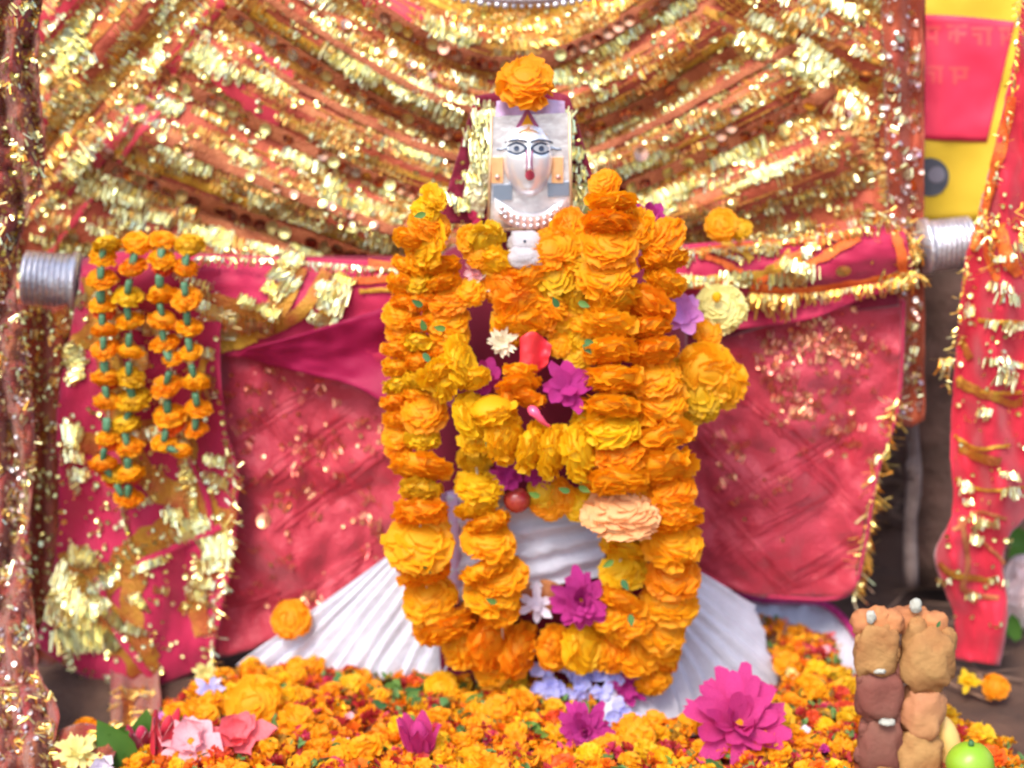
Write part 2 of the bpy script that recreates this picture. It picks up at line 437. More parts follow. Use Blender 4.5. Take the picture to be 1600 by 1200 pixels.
# ================================================================== SETTING
g = MB(); gn = 60
vs = []; fs = []
xs = [-60, -20, -6, -3]+[-2+4*i/50 for i in range(51)]+[3, 6, 20, 60]; ys = [-60, -20, -6, -3]+[-1.6+3.6*i/46 for i in range(47)]+[3, 6, 20, 60]
for y in ys:
    for x in xs:
        vs.append((x, y, (.012*fbm(x*5, y*5, 1) if abs(x) < 3 and abs(y) < 3 else 0)-.006))
nx = len(xs)
for j in range(len(ys)-1):
    for i in range(nx-1): a = j*nx+i; fs.append((a, a+1, a+nx+1, a+nx))
g.add(vs, fs); kind(g.build('ground', 'soil', org=Vector((0, 0, 0))), 'structure')
# rising bank of earth behind the palanquin
g = MB(); vs = []; fs = []
for j in range(40):
    t = j/39
    for i in range(60):
        x = -2.4+4.8*i/59; y = .74+.55*t+.10*fbm(x*3, t*6, 2); z = -.03+1.9*t**1.15+.06*fbm(x*7, t*9, 5, 4)
        vs.append((x, y, z))
for j in range(39):
    for i in range(59): a = j*60+i; fs.append((a, a+1, a+61, a+60))
g.add(vs, fs); kind(g.build('earth_bank', 'bank', org=Vector((0, .6, 0))), 'structure')
bank_bvh = BVHTree.FromPolygons([Vector(v) for v in vs], fs)

# tree trunk, pole stump and twigs seen on the right
t = thing('tree_trunk', 'thick dark brown tree trunk behind the red scarf at the right', 'tree', P(1462, 880, .56))
tube(MB(), [P(1470+6*math.sin(i), 900-i*50, .62)+Vector((.01*fbm(i, 0), 0, 0)) for i in range(11)], [(.075+.014*fbm(i*.7, 3)) for i in range(11)], 18).build('trunk', 'bark', t)
t = thing('wooden_post', 'thin grey weathered post standing at the right end of the palanquin', 'post', P(1424, 912, .45))
tube(MB(), smoothline([P(1424, 915, .45), P(1422, 820, .45), P(1430, 740, .445), P(1424, 660, .45), P(1424, 560, .45), P(1424, 420, .45)], 14), [.0135, .0145, .013, .0125, .015, .013, .012, .012, .0125, .014, .012, .012, .012, .012], 10).build('shaft', 'grey_wood', t)
sphere(MB(), P(1426, 730, .44), (.013, .012, .024), 8, 6, lump=.3).build('knot', 'grey_wood', t)
mb = MB()
for i in range(150):
    px, py = R.uniform(1280, 1600), R.uniform(420, 1110)
    h = bank_bvh.ray_cast(CAM, ray(px, py).normalized())
    p = h[0] if h[0] is not None and py < 905 else G(px, py, .006)
    if py > 905 and p.y > .75: p = P(px, py, .7)
    a = R.uniform(0, 6.28); l = R.uniform(.03, .11); d = Vector((math.cos(a), R.uniform(-.3, .3), math.sin(a)*(.9 if py < 905 else .08)))*l
    if py > 905: d = Vector((math.cos(a), math.sin(a), .05))*l
    q = p+Vector((0, -.012, .004))
    tube(mb, [q-d, q+Vector((R.uniform(-.01, .01), -.006, .006)), q+d], [R.uniform(.0015, .004), .003, .001], 5)
kind(mb.build('dry_twigs', 'twig', org=G(1440, 1000)), 'stuff'); 
def leafblade(mb, p, d, L, W, n=6, droop=.3, side=None):
    d = Vector(d).normalized(); sd_ = (side or d.cross(Vector((0, -1, 0)))).normalized(); nn = sd_.cross(d); vs = []; fs = []
    for i in range(n+1):
        t_ = i/n; w_ = W*math.sin(math.pi*(.08+.92*t_)**.8)*.5 if t_ < 1 else 0
        c = p+d*L*t_+Vector((0, 0, -1))*droop*L*t_*t_
        vs += [c-sd_*w_+nn*w_*.3, c, c+sd_*w_+nn*w_*.3]
    for i in range(n):
        a = i*3; fs += [(a, a+1, a+4, a+3), (a+1, a+2, a+5, a+4)]
    mb.add(vs, fs)
t = thing('leafy_plant', 'low green plant with broad leaves beside the foot of the right red scarf', 'plant', G(1560, 930))
for (px, py, Y, d, L, W) in [(1440, 820, .62, (1, 0, .35), .11, .045), (1470, 850, .6, (-.9, -.1, .5), .08, .04), (1585, 880, .58, (.3, 0, 1), .10, .05), (1600, 850, .5, (-.5, 0, .6), .07, .04),
        (1560, 1010, .4, (.2, -.2, -1), .09, .04), (1575, 960, .4, (.3, 0, .9), .09, .045), (1590, 1000, .35, (-.3, 0, .8), .1, .03), (1550, 1000, .42, (.4, 0, .7), .07, .04)]:
    mb = MB(); leafblade(mb, P(px, py, Y), d, L, W); mb.build('leaf', 'leaf', t)
t = thing('leafy_sprig', 'dark green leaves lying at the bottom left beside the pale yellow flower', 'leaves', G(170, 1170))
for (px, py, d, L, W) in [(150, 1190, (.6, -.1, .7), .09, .05), (205, 1195, (-.5, 0, .9), .10, .06), (180, 1150, (.9, 0, .1), .07, .04), (225, 1180, (.1, 0, 1), .09, .05), (75, 1195, (.7, 0, .3), .05, .02), (90, 1190, (.2, 0, .8), .05, .02)]:
    mb = MB(); leafblade(mb, G(px, py, .02), d, L, W, droop=.1); mb.build('leaf', 'leaf', t)
# white-pink cloth bundle at the far right edge
sh = Sheet([(1565, 905), (1590, 865), (1660, 880)], [(1550, 960), (1600, 985), (1660, 975)], lambda x, y, u, v: .36-.03*math.sin(v*3.1)+.008*math.sin((x+y*.4)/6)+.012*fbm(x/12, y/14), 30, 20, 5)
t = thing('white_bundle', 'pale pink white cloth bundle at the right edge beside the scarf foot', 'cloth', P(1600, 960, .36)); sh.build('cloth', 'blush_cloth', t)

# ---------------- banner upper right
YB = .47
t = thing('hanging_banner', 'yellow banner with pink panel and dark round emblem at the upper right', 'banner', P(1515, 345, YB))
bY = lambda x, y, u, v: YB+.006*math.sin(x/28+y/60)+.01*fbm(x/90, y/90, 4)
bs = Sheet([(1425, -30), (1530, -30), (1640, -30)], [(1425, 352), (1530, 345), (1640, 350)], bY, 24, 24); bs.build('yellow_field', 'banner_yellow', t)
ps = Sheet([(1425, 22), (1500, 25), (1586, 34)], [(1425, 216), (1480, 220), (1542, 222)], lambda x, y, u, v: bY(x, y, u, v)-.003, 20, 20); ps.build('pink_panel', 'banner_pink', t)
def flatmark(shh, poly, off, name, m, parent):
    c = (sum(p[0] for p in poly)/len(poly), sum(p[1] for p in poly)/len(poly)); pts = []
    for x, y in [c]+poly:
        h, nn = shh.hit(x, y)
        if h is None: return
        pts.append(h+nn*off)
    n = len(poly); mb = MB(); mb.add(pts, [(0, 1+i, 1+(i+1) % n) for i in range(n)]); return mb.build(name, m, parent)
# worn lettering of the panel: upper row of four characters, lower row of two
def glyph(x, y, w_, h_, strokes):
    for a, b, c, d in strokes:
        flatmark(ps, [(x+a*w_, y+b*h_), (x+c*w_, y+b*h_), (x+c*w_, y+d*h_), (x+a*w_, y+d*h_)], .0015, 'letter', 'banner_letter', t)
ST = [[(0, 0, 1, .2), (.62, .2, .82, 1), (.1, .2, .3, .75), (.3, .55, .62, .75)], [(0, 0, 1, .2), (.4, .2, .6, 1), (.1, .35, .4, .55), (.6, .4, .95, .6), (.1, .55, .25, .85)],
      [(0, 0, 1, .2), (.7, .2, .9, 1), (.05, .3, .5, .5), (.3, .5, .5, .95)], [(0, 0, 1, .2), (.2, .2, .4, 1), (.4, .5, .9, .7), (.7, .2, .9, .5)]]
for k, (x, y, w_) in enumerate([(1444, 40, 26), (1479, 38, 32), (1517, 42, 34), (1560, 42, 20)]): glyph(x, y, w_, 30, ST[k])
for k, (x, y, w_) in enumerate([(1448, 103, 26), (1482, 104, 32)]): glyph(x, y, w_, 28, ST[(k+2) % 4])
circ = lambda cx, cy, r, n=28: [(cx+r*math.cos(6.2832*k/n), cy+r*math.sin(6.2832*k/n)) for k in range(n)]
flatmark(bs, [(max(1430, x), y) for x, y in circ(1452, 276, 30)], .003, 'emblem', 'logo_dark', t); flatmark(bs, circ(1462, 272, 13), .0045, 'emblem_centre', 'logo_pale', t)

# ================================================================== BACKDROP DRAPE
def level(px, py):
    """which swag (its lowest height) a pixel lies on"""
    s = py
    for _ in range(12):
        a = max(.25, min(1.0, 1.05-.0015*s)); s = py+a*(math.hypot(px-800, 190)-190)
        s = max(-200, min(900, s))
    return s
def arc(yb, x): return yb-max(.25, min(1.0, 1.05-.0015*yb))*(math.hypot(x-800, 190)-190)
def zone(px, py):
    if px < 350-py*.83: return 'L'
    if px > 1120+max(0, py-20)*1.1 or px > 1350: return 'R'
    return 'C'
def backY(px, py, u=0, v=0):
    s = level(px, py); z = zone(px, py)
    f = .010*math.sin(s/17.0)+.008*math.sin(s/41.0+1) if z == 'C' else .010*math.sin((px+py)/22.0) if z == 'L' else .010*math.sin((py-.55*px)/20)
    return .36+f+.02*fbm(px/140, py/140, 7)+.03*((px-800)/800)**2
back = Sheet([(-80, -70), (400, -70), (900, -70), (1447, -70)], [(-80, 900), (60, 760), (250, 470), (640, 470), (1000, 470), (1340, 470), (1442, 480)], backY, 150, 90)
bd = thing('sequined_backdrop', 'large rust brown cloth behind the idol with gold swags and mirror sequins', 'cloth', P(800, 460, .38))
back.build('ground_cloth', 'cloth_rust', bd)
def adir(x, y):
    z = zone(x, y)
    if z == 'L': return math.atan2(-.74, .67)
    if z == 'R': return math.atan2(.5, .86) if y < 200 else math.pi/2
    s = level(x, y); a = max(.25, min(1, 1.05-.0015*s)); return math.atan2(-a*(x-800)/math.hypot(x-800, 190), 1)
def arcline(yb, x0, x1, n=30): return [(x0+(x1-x0)*i/(n-1), arc(yb, x0+(x1-x0)*i/(n-1))) for i in range(n)]
# broad bands
for yb, wd, m, x0, x1 in [(205, 15, 'ribbon_gold', 395, 1190), (425, 13, 'ribbon_gold', 160, 700), (92, 12, 'ribbon_gold', 560, 1080), (64, 34, 'ribbon_olive', 600, 1010), (335, 8, 'ribbon_tan', 240, 1330), (282, 20, 'ribbon_tan', 330, 1330), (150, 12, 'ribbon_tan', 420, 1120),
        (240, 14, 'ribbon_olive', 340, 1330), (385, 16, 'ribbon_tan', 180, 1330), (395, 6, 'ribbon_olive', 850, 1330), (460, 22, 'ribbon_tan', 120, 640), (118, 5, 'ribbon_olive', 500, 1100), (24, 36, 'ribbon_gold', 650, 980), (355, 10, 'ribbon_olive', 900, 1380), (225, 4, 'ribbon_gold', 380, 1250), (308, 4, 'ribbon_gold', 300, 1320)]:
    ribbon(back, arcline(yb, x0, x1), wd, .002, 60, fray=.25).build('gold_band' if m != 'ribbon_tan' else 'tan_band', m, bd)
for line, wd in [([(100, 300), (200, 190), (270, 105), (352, -10)], 24), ([(60, 420), (150, 300), (250, 170)], 9), ([(-10, 150), (60, 60), (130, -20)], 40), ([(330, 110), (380, 150), (440, 190)], 26), ([(560, -10), (620, 15), (660, 30)], 30), ([(5, 330), (40, 260), (60, 180)], 30), ([(390, 70), (430, 100), (460, 120)], 14)]:
    ribbon(back, line, wd, .004, 30, fray=.5).build('red_band', 'cloth_red', bd)
for line, wd in [([(1100, 15), (1230, 75), (1380, 150)], 14), ([(1150, 0), (1290, 60), (1400, 110)], 8), ([(1040, 10), (1100, 90), (1230, 160)], 8), ([(0, 200), (120, 90), (200, 0)], 14), ([(60, 260), (190, 120), (290, 0)], 12), ([(930, 210), (1010, 150), (1090, 80)], 9)]:
    ribbon(back, line, wd, .003, 40, fray=.3).build('gold_band', 'ribbon_olive', bd)
# thin raised cords
mb = MB()
for yb in range(20, 470, 15):
    x0 = 800-R.uniform(200, 620)*min(1, .45+yb/450); x1 = 800+R.uniform(200, 560)*min(1, .5+yb/400)
    ribbon(back, arcline(yb+R.uniform(-3, 3), x0, x1), 2.4, .004, 50, mb)
for k in range(12):
    x = R.uniform(-40, 300); ribbon(back, [(x-160, 300+R.uniform(-80, 40)), (x, 100), (x+90, -10)], 3, .004, 24, mb)
    x = R.uniform(1100, 1400); ribbon(back, [(x-60, -10), (x+40, 60), (x+160, 150)], 3, .004, 24, mb)
kind(mb.build('gold_cord', 'ribbon_olive', bd), 'stuff')
for yb, x0, x1, wd in [(98, 590, 1060, 22), (222, 360, 740, 22), (222, 900, 1150, 20), (330, 250, 640, 21), (330, 920, 1300, 21), (440, 165, 600, 23), (395, 240, 700, 13), (262, 430, 735, 12), (262, 920, 1250, 13), (180, 400, 740, 9)]:
    ribbon(back, arcline(yb, x0, x1), wd, .009, 60, fray=.2).build('tan_band', 'band_brown', bd)
# rows of mirror sequins, each one a part
mb0 = []
def seqrow(yb, x0, x1, r, keep, tilt=.16):
    x = x0
    while x < x1:
        a = adir(x, arc(yb, x)); x += 2.15*r*math.cos(a)
        if R.random() < keep(x) and zone(x, arc(yb, x)) == 'C' and not (735 < x < 900 and arc(yb, x) > 150): mb0.append((x, arc(yb, x)+R.uniform(-1.5, 1.5), r, tilt))
seqrow(98, 590, 1060, 9.5, lambda x: .9); seqrow(222, 360, 1150, 9.5, lambda x: .85 if x < 720 else .6); seqrow(330, 250, 1300, 9, lambda x: .75)
seqrow(440, 165, 620, 10, lambda x: .85); seqrow(395, 240, 720, 7, lambda x: .35); seqrow(150, 400, 740, 8, lambda x: .4)
for x, y, r in [(155, 128, 11), (78, 128, 9), (118, 88, 8), (168, 235, 11), (1222, 205, 10), (1240, 150, 8), (1150, 170, 9), (1415, 110, 10), (1420, 70, 9), (1030, 123, 9), (1045, 112, 9), (1010, 135, 9), (1110, 220, 10), (1125, 208, 10), (1143, 195, 9), (1000, 240, 12), (915, 172, 10), (905, 185, 8), (1355, 113, 12), (1320, 180, 8)]: mb0.append((x, y, r, .12))
for (x, y, r, tl) in mb0[:295]:
    q = MB(); sequin(q, back, x, y, r, tl, .0135, 12)
    if q.v: q.build('sequin', 'sequin' if R.random() < .8 else 'sequin_gold', bd, org=Vector(q.v[-1]), smooth=False)
# zari clusters
zg, zw, sq = MB(), MB(), MB()
for k in range(1500):
    x, y = R.uniform(-20, 1385), R.uniform(-20, 460)
    if fbm(x/85, level(x, y)/20, 11) < .03: continue
    ang = adir(x, y); n = R.randint(4, 15)
    z = zone(x, y)
    warm = (y < 120 and 600 < x < 1100) or R.random() < .3
    zari(zw if warm else zg, back, x, y, ang, n, R.uniform(9, 20), R.uniform(3.6, 5), 3.2, .30)
for k in range(4600):
    x, y = R.uniform(-20, 1440), R.uniform(-20, 470)
    if fbm(x/60, level(x, y)/18, 21) < .0: continue
    sequin(sq, back, x, y, R.uniform(2.6, 4.8), .38, .006, 6)
# bright patches seen in the photograph
for (x, y, n, l) in [(320, 85, 12, 30), (120, 40, 18, 22), (110, 95, 20, 30), (110, 60, 14, 26), (345, 110, 16, 24), (400, 122, 16, 18), (540, 95, 18, 32), (570, 115, 14, 26), (130, 255, 12, 36), (155, 300, 18, 40), (210, 295, 16, 26), (145, 270, 14, 30), (270, 170, 10, 26), (520, 310, 8, 30),
        (700, 50, 22, 26), (640, 45, 16, 22), (730, 60, 12, 22), (975, 190, 16, 10), (1000, 255, 26, 14), (1150, 230, 22, 28), (1180, 285, 30, 14), (1040, 310, 22, 26), (1215, 265, 18, 12), (1060, 300, 20, 20), (960, 60, 16, 20), (1000, 40, 14, 26), (1060, 15, 16, 24), (1200, 40, 16, 26), (1180, 70, 18, 22), (1270, 80, 14, 30), (1320, 20, 18, 26), (1270, 120, 16, 22), (1230, 105, 14, 22), (1290, 95, 14, 22),
        (930, 240, 16, 20), (870, 125, 10, 20), (340, 370, 12, 24), (300, 255, 20, 22), (380, 245, 16, 20), (430, 320, 20, 16), (480, 345, 20, 14), (650, 235, 20, 20), (690, 150, 22, 24), (640, 150, 20, 22), (690, 175, 20, 20), (620, 130, 20, 20)]:
    for j in range(3): zari(zg, back, x+R.uniform(-8, 8), y+R.uniform(-8, 8), adir(x, y), n, l*R.uniform(.6, 1), 3.6, 3.4, .16, .006, pitch=R.uniform(.18, .42))
zd = MB()
for k in range(1100):
    x, y = R.uniform(-20, 1385), R.uniform(-20, 450)
    if fbm(x/120, level(x, y)/14, 77) < -.12: continue
    zari(zd, back, x, y, adir(x, y), R.randint(8, 20), R.uniform(10, 22), 3.4, 2.4, .3, .0025)
kind(zd.build('dull_thread', 'zari_dull', bd, smooth=False), 'stuff')
for (x, y, n, l) in [(340, 372, 14, 26), (250, 335, 12, 20), (205, 315, 14, 26), (420, 385, 14, 14), (480, 392, 12, 14), (600, 290, 16, 26), (560, 330, 14, 26), (525, 285, 6, 30), (590, 385, 12, 20), (700, 300, 14, 14), (470, 250, 14, 18), (280, 245, 16, 20), (225, 270, 16, 18)]:
    for j in range(3): zari(zg, back, x+R.uniform(-8, 8), y+R.uniform(-8, 8), adir(x, y), n, l*R.uniform(.6, 1), 3.6, 3.2, .16, .006, pitch=R.uniform(.18, .42))
kind(zg.build('gold_thread', 'zari', bd, smooth=False), 'stuff'); kind(zw.build('orange_gold_thread', 'zari_warm', bd, smooth=False), 'stuff'); kind(sq.build('small_sequin', 'sequin_gold', bd, smooth=False), 'stuff')

# right border strip hanging at the edge of the backdrop
bor = Sheet([(1375, -70), (1410, -70), (1442, -70)], [(1398, 655), (1418, 668), (1445, 655)], lambda x, y, u, v: .335+.012*math.sin(x/9)+.008*math.sin(y/23)+.006*fbm(x/18, y/18), 16, 60, 3)
t = thing('border_strip', 'narrow brown net strip with pale sequins hanging down at the right edge of the backdrop', 'cloth', P(1418, 655, .34))
bor.build('net_cloth', 'cloth_rust', t)
q = MB(); q2 = MB()
for k in range(270): sequin(q, bor, R.uniform(1380, 1442), R.uniform(-20, 650), R.uniform(2.5, 5), .45, .005, 6)
for k in range(40): zari(q2, bor, R.uniform(1385, 1440), R.uniform(0, 640), R.uniform(0, 3), R.randint(3, 7), 12, 4, 3, .4)
kind(q.build('small_sequin', 'sequin_silver', t, smooth=False), 'stuff'); kind(q2.build('gold_thread', 'zari', t, smooth=False), 'stuff')
ribbon(bor, [(1436, 130), (1441, 180), (1438, 245)], 10, .006, 14).build('pale_piping', 'lilac_cloth', t)
for k, (x, y, r) in enumerate([(1415, 108, 9), (1418, 72, 10), (1395, 140, 8), (1420, 290, 9), (1425, 340, 8), (1402, 60, 8)]):
    qq = MB(); sequin(qq, bor, x, y, r, .2, .008, 12)
    if qq.v: qq.build('sequin', 'sequin', t, smooth=False)

# silver ornament hanging into the frame at top
t = thing('silver_ornament', 'pale silver beaded rim just visible at the top centre above the idol', 'ornament', P(820, 0, .28))
tube(MB(), smoothline([P(705, -18, .28), P(760, -5, .27), P(820, -2, .265), P(880, -5, .27), P(935, -16, .28)], 20), .010, 8).build('rim', 'tin', t)
bead = MB(); sphere(bead, (0, 0, 0), .008, 8, 6); bm_ = bead.mesh('bead', 'tin')
for i in range(18):
    x = 712+i*13; place('bead', bm_, P(x, 10-((x-820)/110)**2*14, .265+R.uniform(-.004, .004)), None, R.uniform(.5, .85), t)

# ================================================================== POLE
YP = .27
A, B = P(30, 438, YP-.01), P(1520, 378, YP+.04)
t = thing('carrying_pole', 'horizontal carrying pole with ribbed silver caps sticking out at both ends', 'pole', A)
D = (B-A).normalized()
tube(MB(), [A+D*.02-Vector((0, 0, .012)), B-D*.02-Vector((0, 0, .012))], .017, 20).build('shaft', 'bark', t)
def cap(p0, p1, r, flip):
    L = (p1-p0).length; d = (p1-p0)/L
    s_ = MB(); tube(s_, [p0, p1], r*.96, 28); o = s_.build('silver_cap', 'tin', t)
    n = 9
    for i in range(n):
        c = p0+d*L*(i+.5)/n; q = MB(); hw = L/n*.5
        tube(q, [c-d*hw*.9, c-d*hw*.5, c+d*hw*.5, c+d*hw*.9], [r*.965, r*1.05, r*1.05, r*.965], 28, cap=False); q.build('ring', 'tin', o)
    e = p1 if flip else p0
    q = MB(); tube(q, [e-d*.005, e+d*.005], r*1.16, 28); q.build('rim', 'tin', o)
cap(P(38, 434, YP-.012), P(118, 440, YP-.004), 41*U(A), True)
cap(P(1446, 385, YP+.03), P(1516, 377, YP+.035), 38*U(B), False)

# ================================================================== CLOTHS ROUND THE POLE
def fold(a, b, per, amp, ph=0): return lambda x, y: amp*math.sin((x*a+y*b)/per+ph)
# dark inner lining hanging behind the veils
f1 = lambda x, y, u, v: .315+.01*math.sin(x/30)+.01*fbm(x/80, y/80)
t = thing('inner_curtain', 'dark wine red cloth hanging behind the idol and its flowers', 'curtain', P(800, 960, .32))
Sheet([(120, 400), (600, 400), (1100, 400), (1412, 395)], [(90, 1010), (350, 990), (700, 960), (1120, 930), (1330, 880)], f1, 60, 30).build('cloth', 'cloth_wine', t)

# left wrap over the pole
fw = lambda x, y, u, v: YP-.045-.035*math.sin(min(1, v*1.3)*math.pi)*(1-u*.2)+.010*math.sin((y-.5*x)/26)*v+.012*fbm(x/70, y/50, 3)
wl = Sheet([(128, 405), (200, 392), (310, 396), (450, 402), (640, 408)], [(125, 470), (210, 540), (345, 555), (430, 570), (540, 600), (640, 655)], fw, 70, 30)
t = thing('pole_wrap', 'plain crimson cloth wrapped over the pole left of the idol', 'cloth', P(400, 560, YP-.05)); wl.build('cloth', 'cloth_crimson', t)
fw2 = lambda x, y, u, v: YP-.085-.006*v+.014*math.sin((y+.25*x)/26)+.012*fbm(x/70, y/40, 5)+.02*v
wf = Sheet([(385, 545), (450, 528), (540, 500), (640, 468)], [(372, 556), (450, 578), (560, 606), (640, 665)], fw2, 40, 16)
wf.build('folded_edge', 'cloth_magenta', t)
q = MB(); z2 = MB()
rb = [(318, 470), (360, 482), (410, 495), (440, 470), (465, 415)]
ribbon(wl, [(310, 555), (350, 540), (400, 520)], 24, .006, 20).build('gold_band', 'ribbon_gold', t)
ribbon(wl, rb, 36, .006, 30).build('gold_band', 'ribbon_olive', t)
ribbon(wl, [(400, 520), (450, 500), (485, 470), (512, 425)], 18, .006, 24).build('gold_band', 'ribbon_olive', t)
ribbon(wl, [(500, 520), (515, 470), (540, 430)], 22, .007, 20).build('gold_band', 'ribbon_gold', t)
ribbon(wl, [(310, 398), (450, 404), (560, 412), (640, 420)], 16, .006, 40, fray=.4).build('orange_border', 'orange_trim', t)
ribbon(wl, [(545, 440), (600, 438), (640, 445)], 10, .006, 14).build('orange_border', 'orange_trim', t)
ribbon(wl, [(560, 455), (600, 452), (640, 458)], 6, .006, 14).build('orange_border', 'ribbon_gold', t)
for (x, y, a, n, l) in [(345, 508, 1.4, 12, 46), (350, 510, 1.3, 10, 50), (330, 505, 1.4, 8, 30), (458, 408, .5, 8, 26), (430, 453, .6, 9, 16), (425, 487, .5, 9, 18), (415, 505, .3, 8, 14), (512, 455, .4, 9, 14), (520, 475, .4, 10, 26), (515, 500, .3, 9, 14), (540, 440, .4, 8, 12), (500, 495, .5, 8, 12), (380, 500, .2, 10, 16), (335, 480, .2, 10, 14), (390, 470, .3, 8, 12), (325, 530, .2, 10, 10), (370, 500, .2, 16, 24), (445, 440, .6, 12, 30), (350, 490, .2, 16, 20), (525, 460, .4, 10, 34)]:
    for j in range(4): zari(z2, wl, x+R.uniform(-4, 4), y+R.uniform(-4, 4), a, n, l, 3.6, 3.2, .12, .009, pitch=R.uniform(.15, .4))
fringe(z2, None, [(310, 400), (450, 406), (640, 422)], 14, 5, YP-.08, .7)
kind(z2.build('gold_thread', 'zari', t, smooth=False), 'stuff')

# right wrap over the pole
fr = lambda x, y, u, v: YP-.035-.035*math.sin(min(1, v*1.25)*math.pi)+.010*math.sin((y+.4*x)/24)*v+.012*fbm(x/60, y/40, 8)
wr = Sheet([(1040, 385), (1120, 378), (1250, 372), (1340, 355), (1412, 352)], [(1040, 520), (1140, 515), (1260, 500), (1340, 470), (1432, 445)], fr, 60, 26)
t = thing('pole_wrap', 'crimson cloth with orange and gold trim wrapped over the pole right of the idol', 'cloth', P(1250, 500, YP-.05)); wr.build('cloth', 'cloth_crimson', t)
wu = Sheet([(1040, 500), (1140, 478), (1260, 452), (1400, 435)], [(1040, 560), (1110, 536), (1240, 500), (1405, 478)], lambda x, y, u, v: YP-.03+.006*fbm(x/50, y/30)+.02*v, 40, 10); wu.build('wine_flap', 'cloth_wine', t)  # lower flap in a darker wine red cloth than the wrap
for line, wd, m in [([(1050, 445), (1140, 438), (1230, 425), (1290, 400), (1340, 372)], 14, 'orange_trim'), ([(1050, 440), (1150, 436), (1215, 420), (1250, 405)], 14, 'ribbon_gold'), ([(1170, 448), (1260, 450), (1340, 438), (1405, 428)], 11, 'orange_trim'),
        ([(1070, 397), (1150, 389), (1240, 381), (1330, 368)], 10, 'orange_trim'), ([(1090, 400), (1130, 412), (1160, 425)], 8, 'orange_trim'), ([(1210, 415), (1260, 392), (1300, 372)], 8, 'orange_trim'), ([(1120, 380), (1160, 395), (1175, 410)], 10, 'ribbon_gold'), ([(1398, 366), (1408, 400), (1412, 430)], 16, 'orange_trim')]:
    ribbon(wr, line, wd, .006, 34, fray=.4).build('trim', m, t)
z2 = MB(); z3 = MB()
for (x, y, a, n, l) in [(1230, 430, 0, 16, 26), (1255, 425, 0, 12, 22), (1245, 418, .3, 12, 20), (1150, 430, 0, 14, 12), (1190, 400, .2, 10, 14), (1200, 392, .2, 9, 20), (1100, 440, 0, 16, 8), (1160, 440, 0, 18, 8), (1070, 400, .4, 8, 18), (1230, 368, .3, 8, 30), (1180, 365, .6, 8, 26), (1065, 435, 0, 8, 12), (1265, 395, -.5, 8, 14), (1400, 440, .2, 12, 26), (1435, 430, .5, 10, 30), (1120, 400, .3, 8, 10), (1145, 405, .3, 8, 10)]:
    for j in range(2): zari(z2, wr, x+R.uniform(-4, 4), y+R.uniform(-4, 4), a, n, l, 3.6, 3.2, .14, .009, pitch=R.uniform(.1, .4))
fringe(z3, None, [(1170, 455), (1260, 458), (1350, 446), (1430, 435)], 18, 5, YP-.055, .5)
fringe(z3, None, [(1175, 458), (1240, 462)], 34, 4, YP-.06, .15)
fringe(z3, None, [(1370, 330), (1400, 350), (1425, 370), (1435, 400)], 26, 3, YP-.05, 1.0)
fringe(z3, None, [(1410, 420), (1440, 430)], 26, 3, YP-.05, .9)
fringe(z3, None, [(1060, 395), (1150, 385), (1240, 372), (1340, 356)], 14, 5, YP-.07, 1.2)
for i in range(30): fringe(z3, None, [(R.uniform(1150, 1430), R.uniform(345, 400)), (R.uniform(1150, 1430), R.uniform(345, 380))], 18, 90, YP-.06, 1.2)
kind(z2.build('gold_thread', 'zari', t, smooth=False), 'stuff'); kind(z3.build('orange_fringe', 'zari_warm', t, smooth=False), 'stuff')
q = MB(); sequin(q, wr, 1317, 417, 12, .02, .01, 14); q.build('sequin', 'sequin_gold', t, smooth=False)

# veils below
def veil(label, top, bot, Yf, threads, zs, seed, nu=60, nv=50, gk=.55):
    sh = Sheet(top, bot, Yf, nu, nv, 3, seed)
    t = thing('veil', label, 'veil', P(bot[len(bot)//2][0], bot[len(bot)//2][1], .27)); sh.build('cloth', 'veil_red', t)
    mb = MB()
    for a, b, w_ in threads:
        m_ = ((a[0]+b[0])/2+R.uniform(-8, 8), (a[1]+b[1])/2+R.uniform(-8, 8)); ribbon(sh, [a, m_, b], w_, .003, 26, mb, fray=.5)
    kind(mb.build('crease', 'veil_thread', t), 'stuff')
    q = MB()
    for (cx, cy, rx, ry, n) in zs:
        for k in range(int(n*gk)):
            x, y = R.gauss(cx, rx*.5), R.gauss(cy, ry*.5); sequin(q, sh, x, y, R.uniform(2, 5), .4, .004, 6) if R.random() < .5 else zari(q, sh, x, y, R.uniform(-.9, .9), R.randint(2, 5), 12, 4.5, 2.6, .3)
    kind(q.build('faded_sequin', 'veil_glint', t, smooth=False), 'stuff')
    return sh, t
mat('veil_glint', (1, .7, .55), .3, .85, island=[(0, lin((225, 110, 110))), (.5, lin((235, 150, 120))), (1, lin((240, 195, 140)))])
def vY(x, y, u, v): return .265-.02*v+.014*math.sin((x-.35*y)/34)+.022*fbm(x/75, y/75, 12)
def cross(pts, n, sx, sy, L0, L1, w_=3):
    out = []
    for (x, y) in pts:
        for k in range(n):
            o = (k-n/2)*9; l = R.uniform(L0, L1); out.append(((x-sx*l+o*sy, y-sy*l-o*sx), (x+sx*l+o*sy, y+sy*l-o*sx), w_*R.uniform(.6, 1.3)))
    return out
thr = cross([(470, 700), (520, 770)], 4, .8, -.6, 60, 110)+cross([(470, 690), (540, 750)], 4, .7, .7, 50, 90)+cross([(500, 900), (430, 640)], 3, .85, -.5, 60, 120)+cross([(380, 940)], 3, .9, -.2, 30, 80)
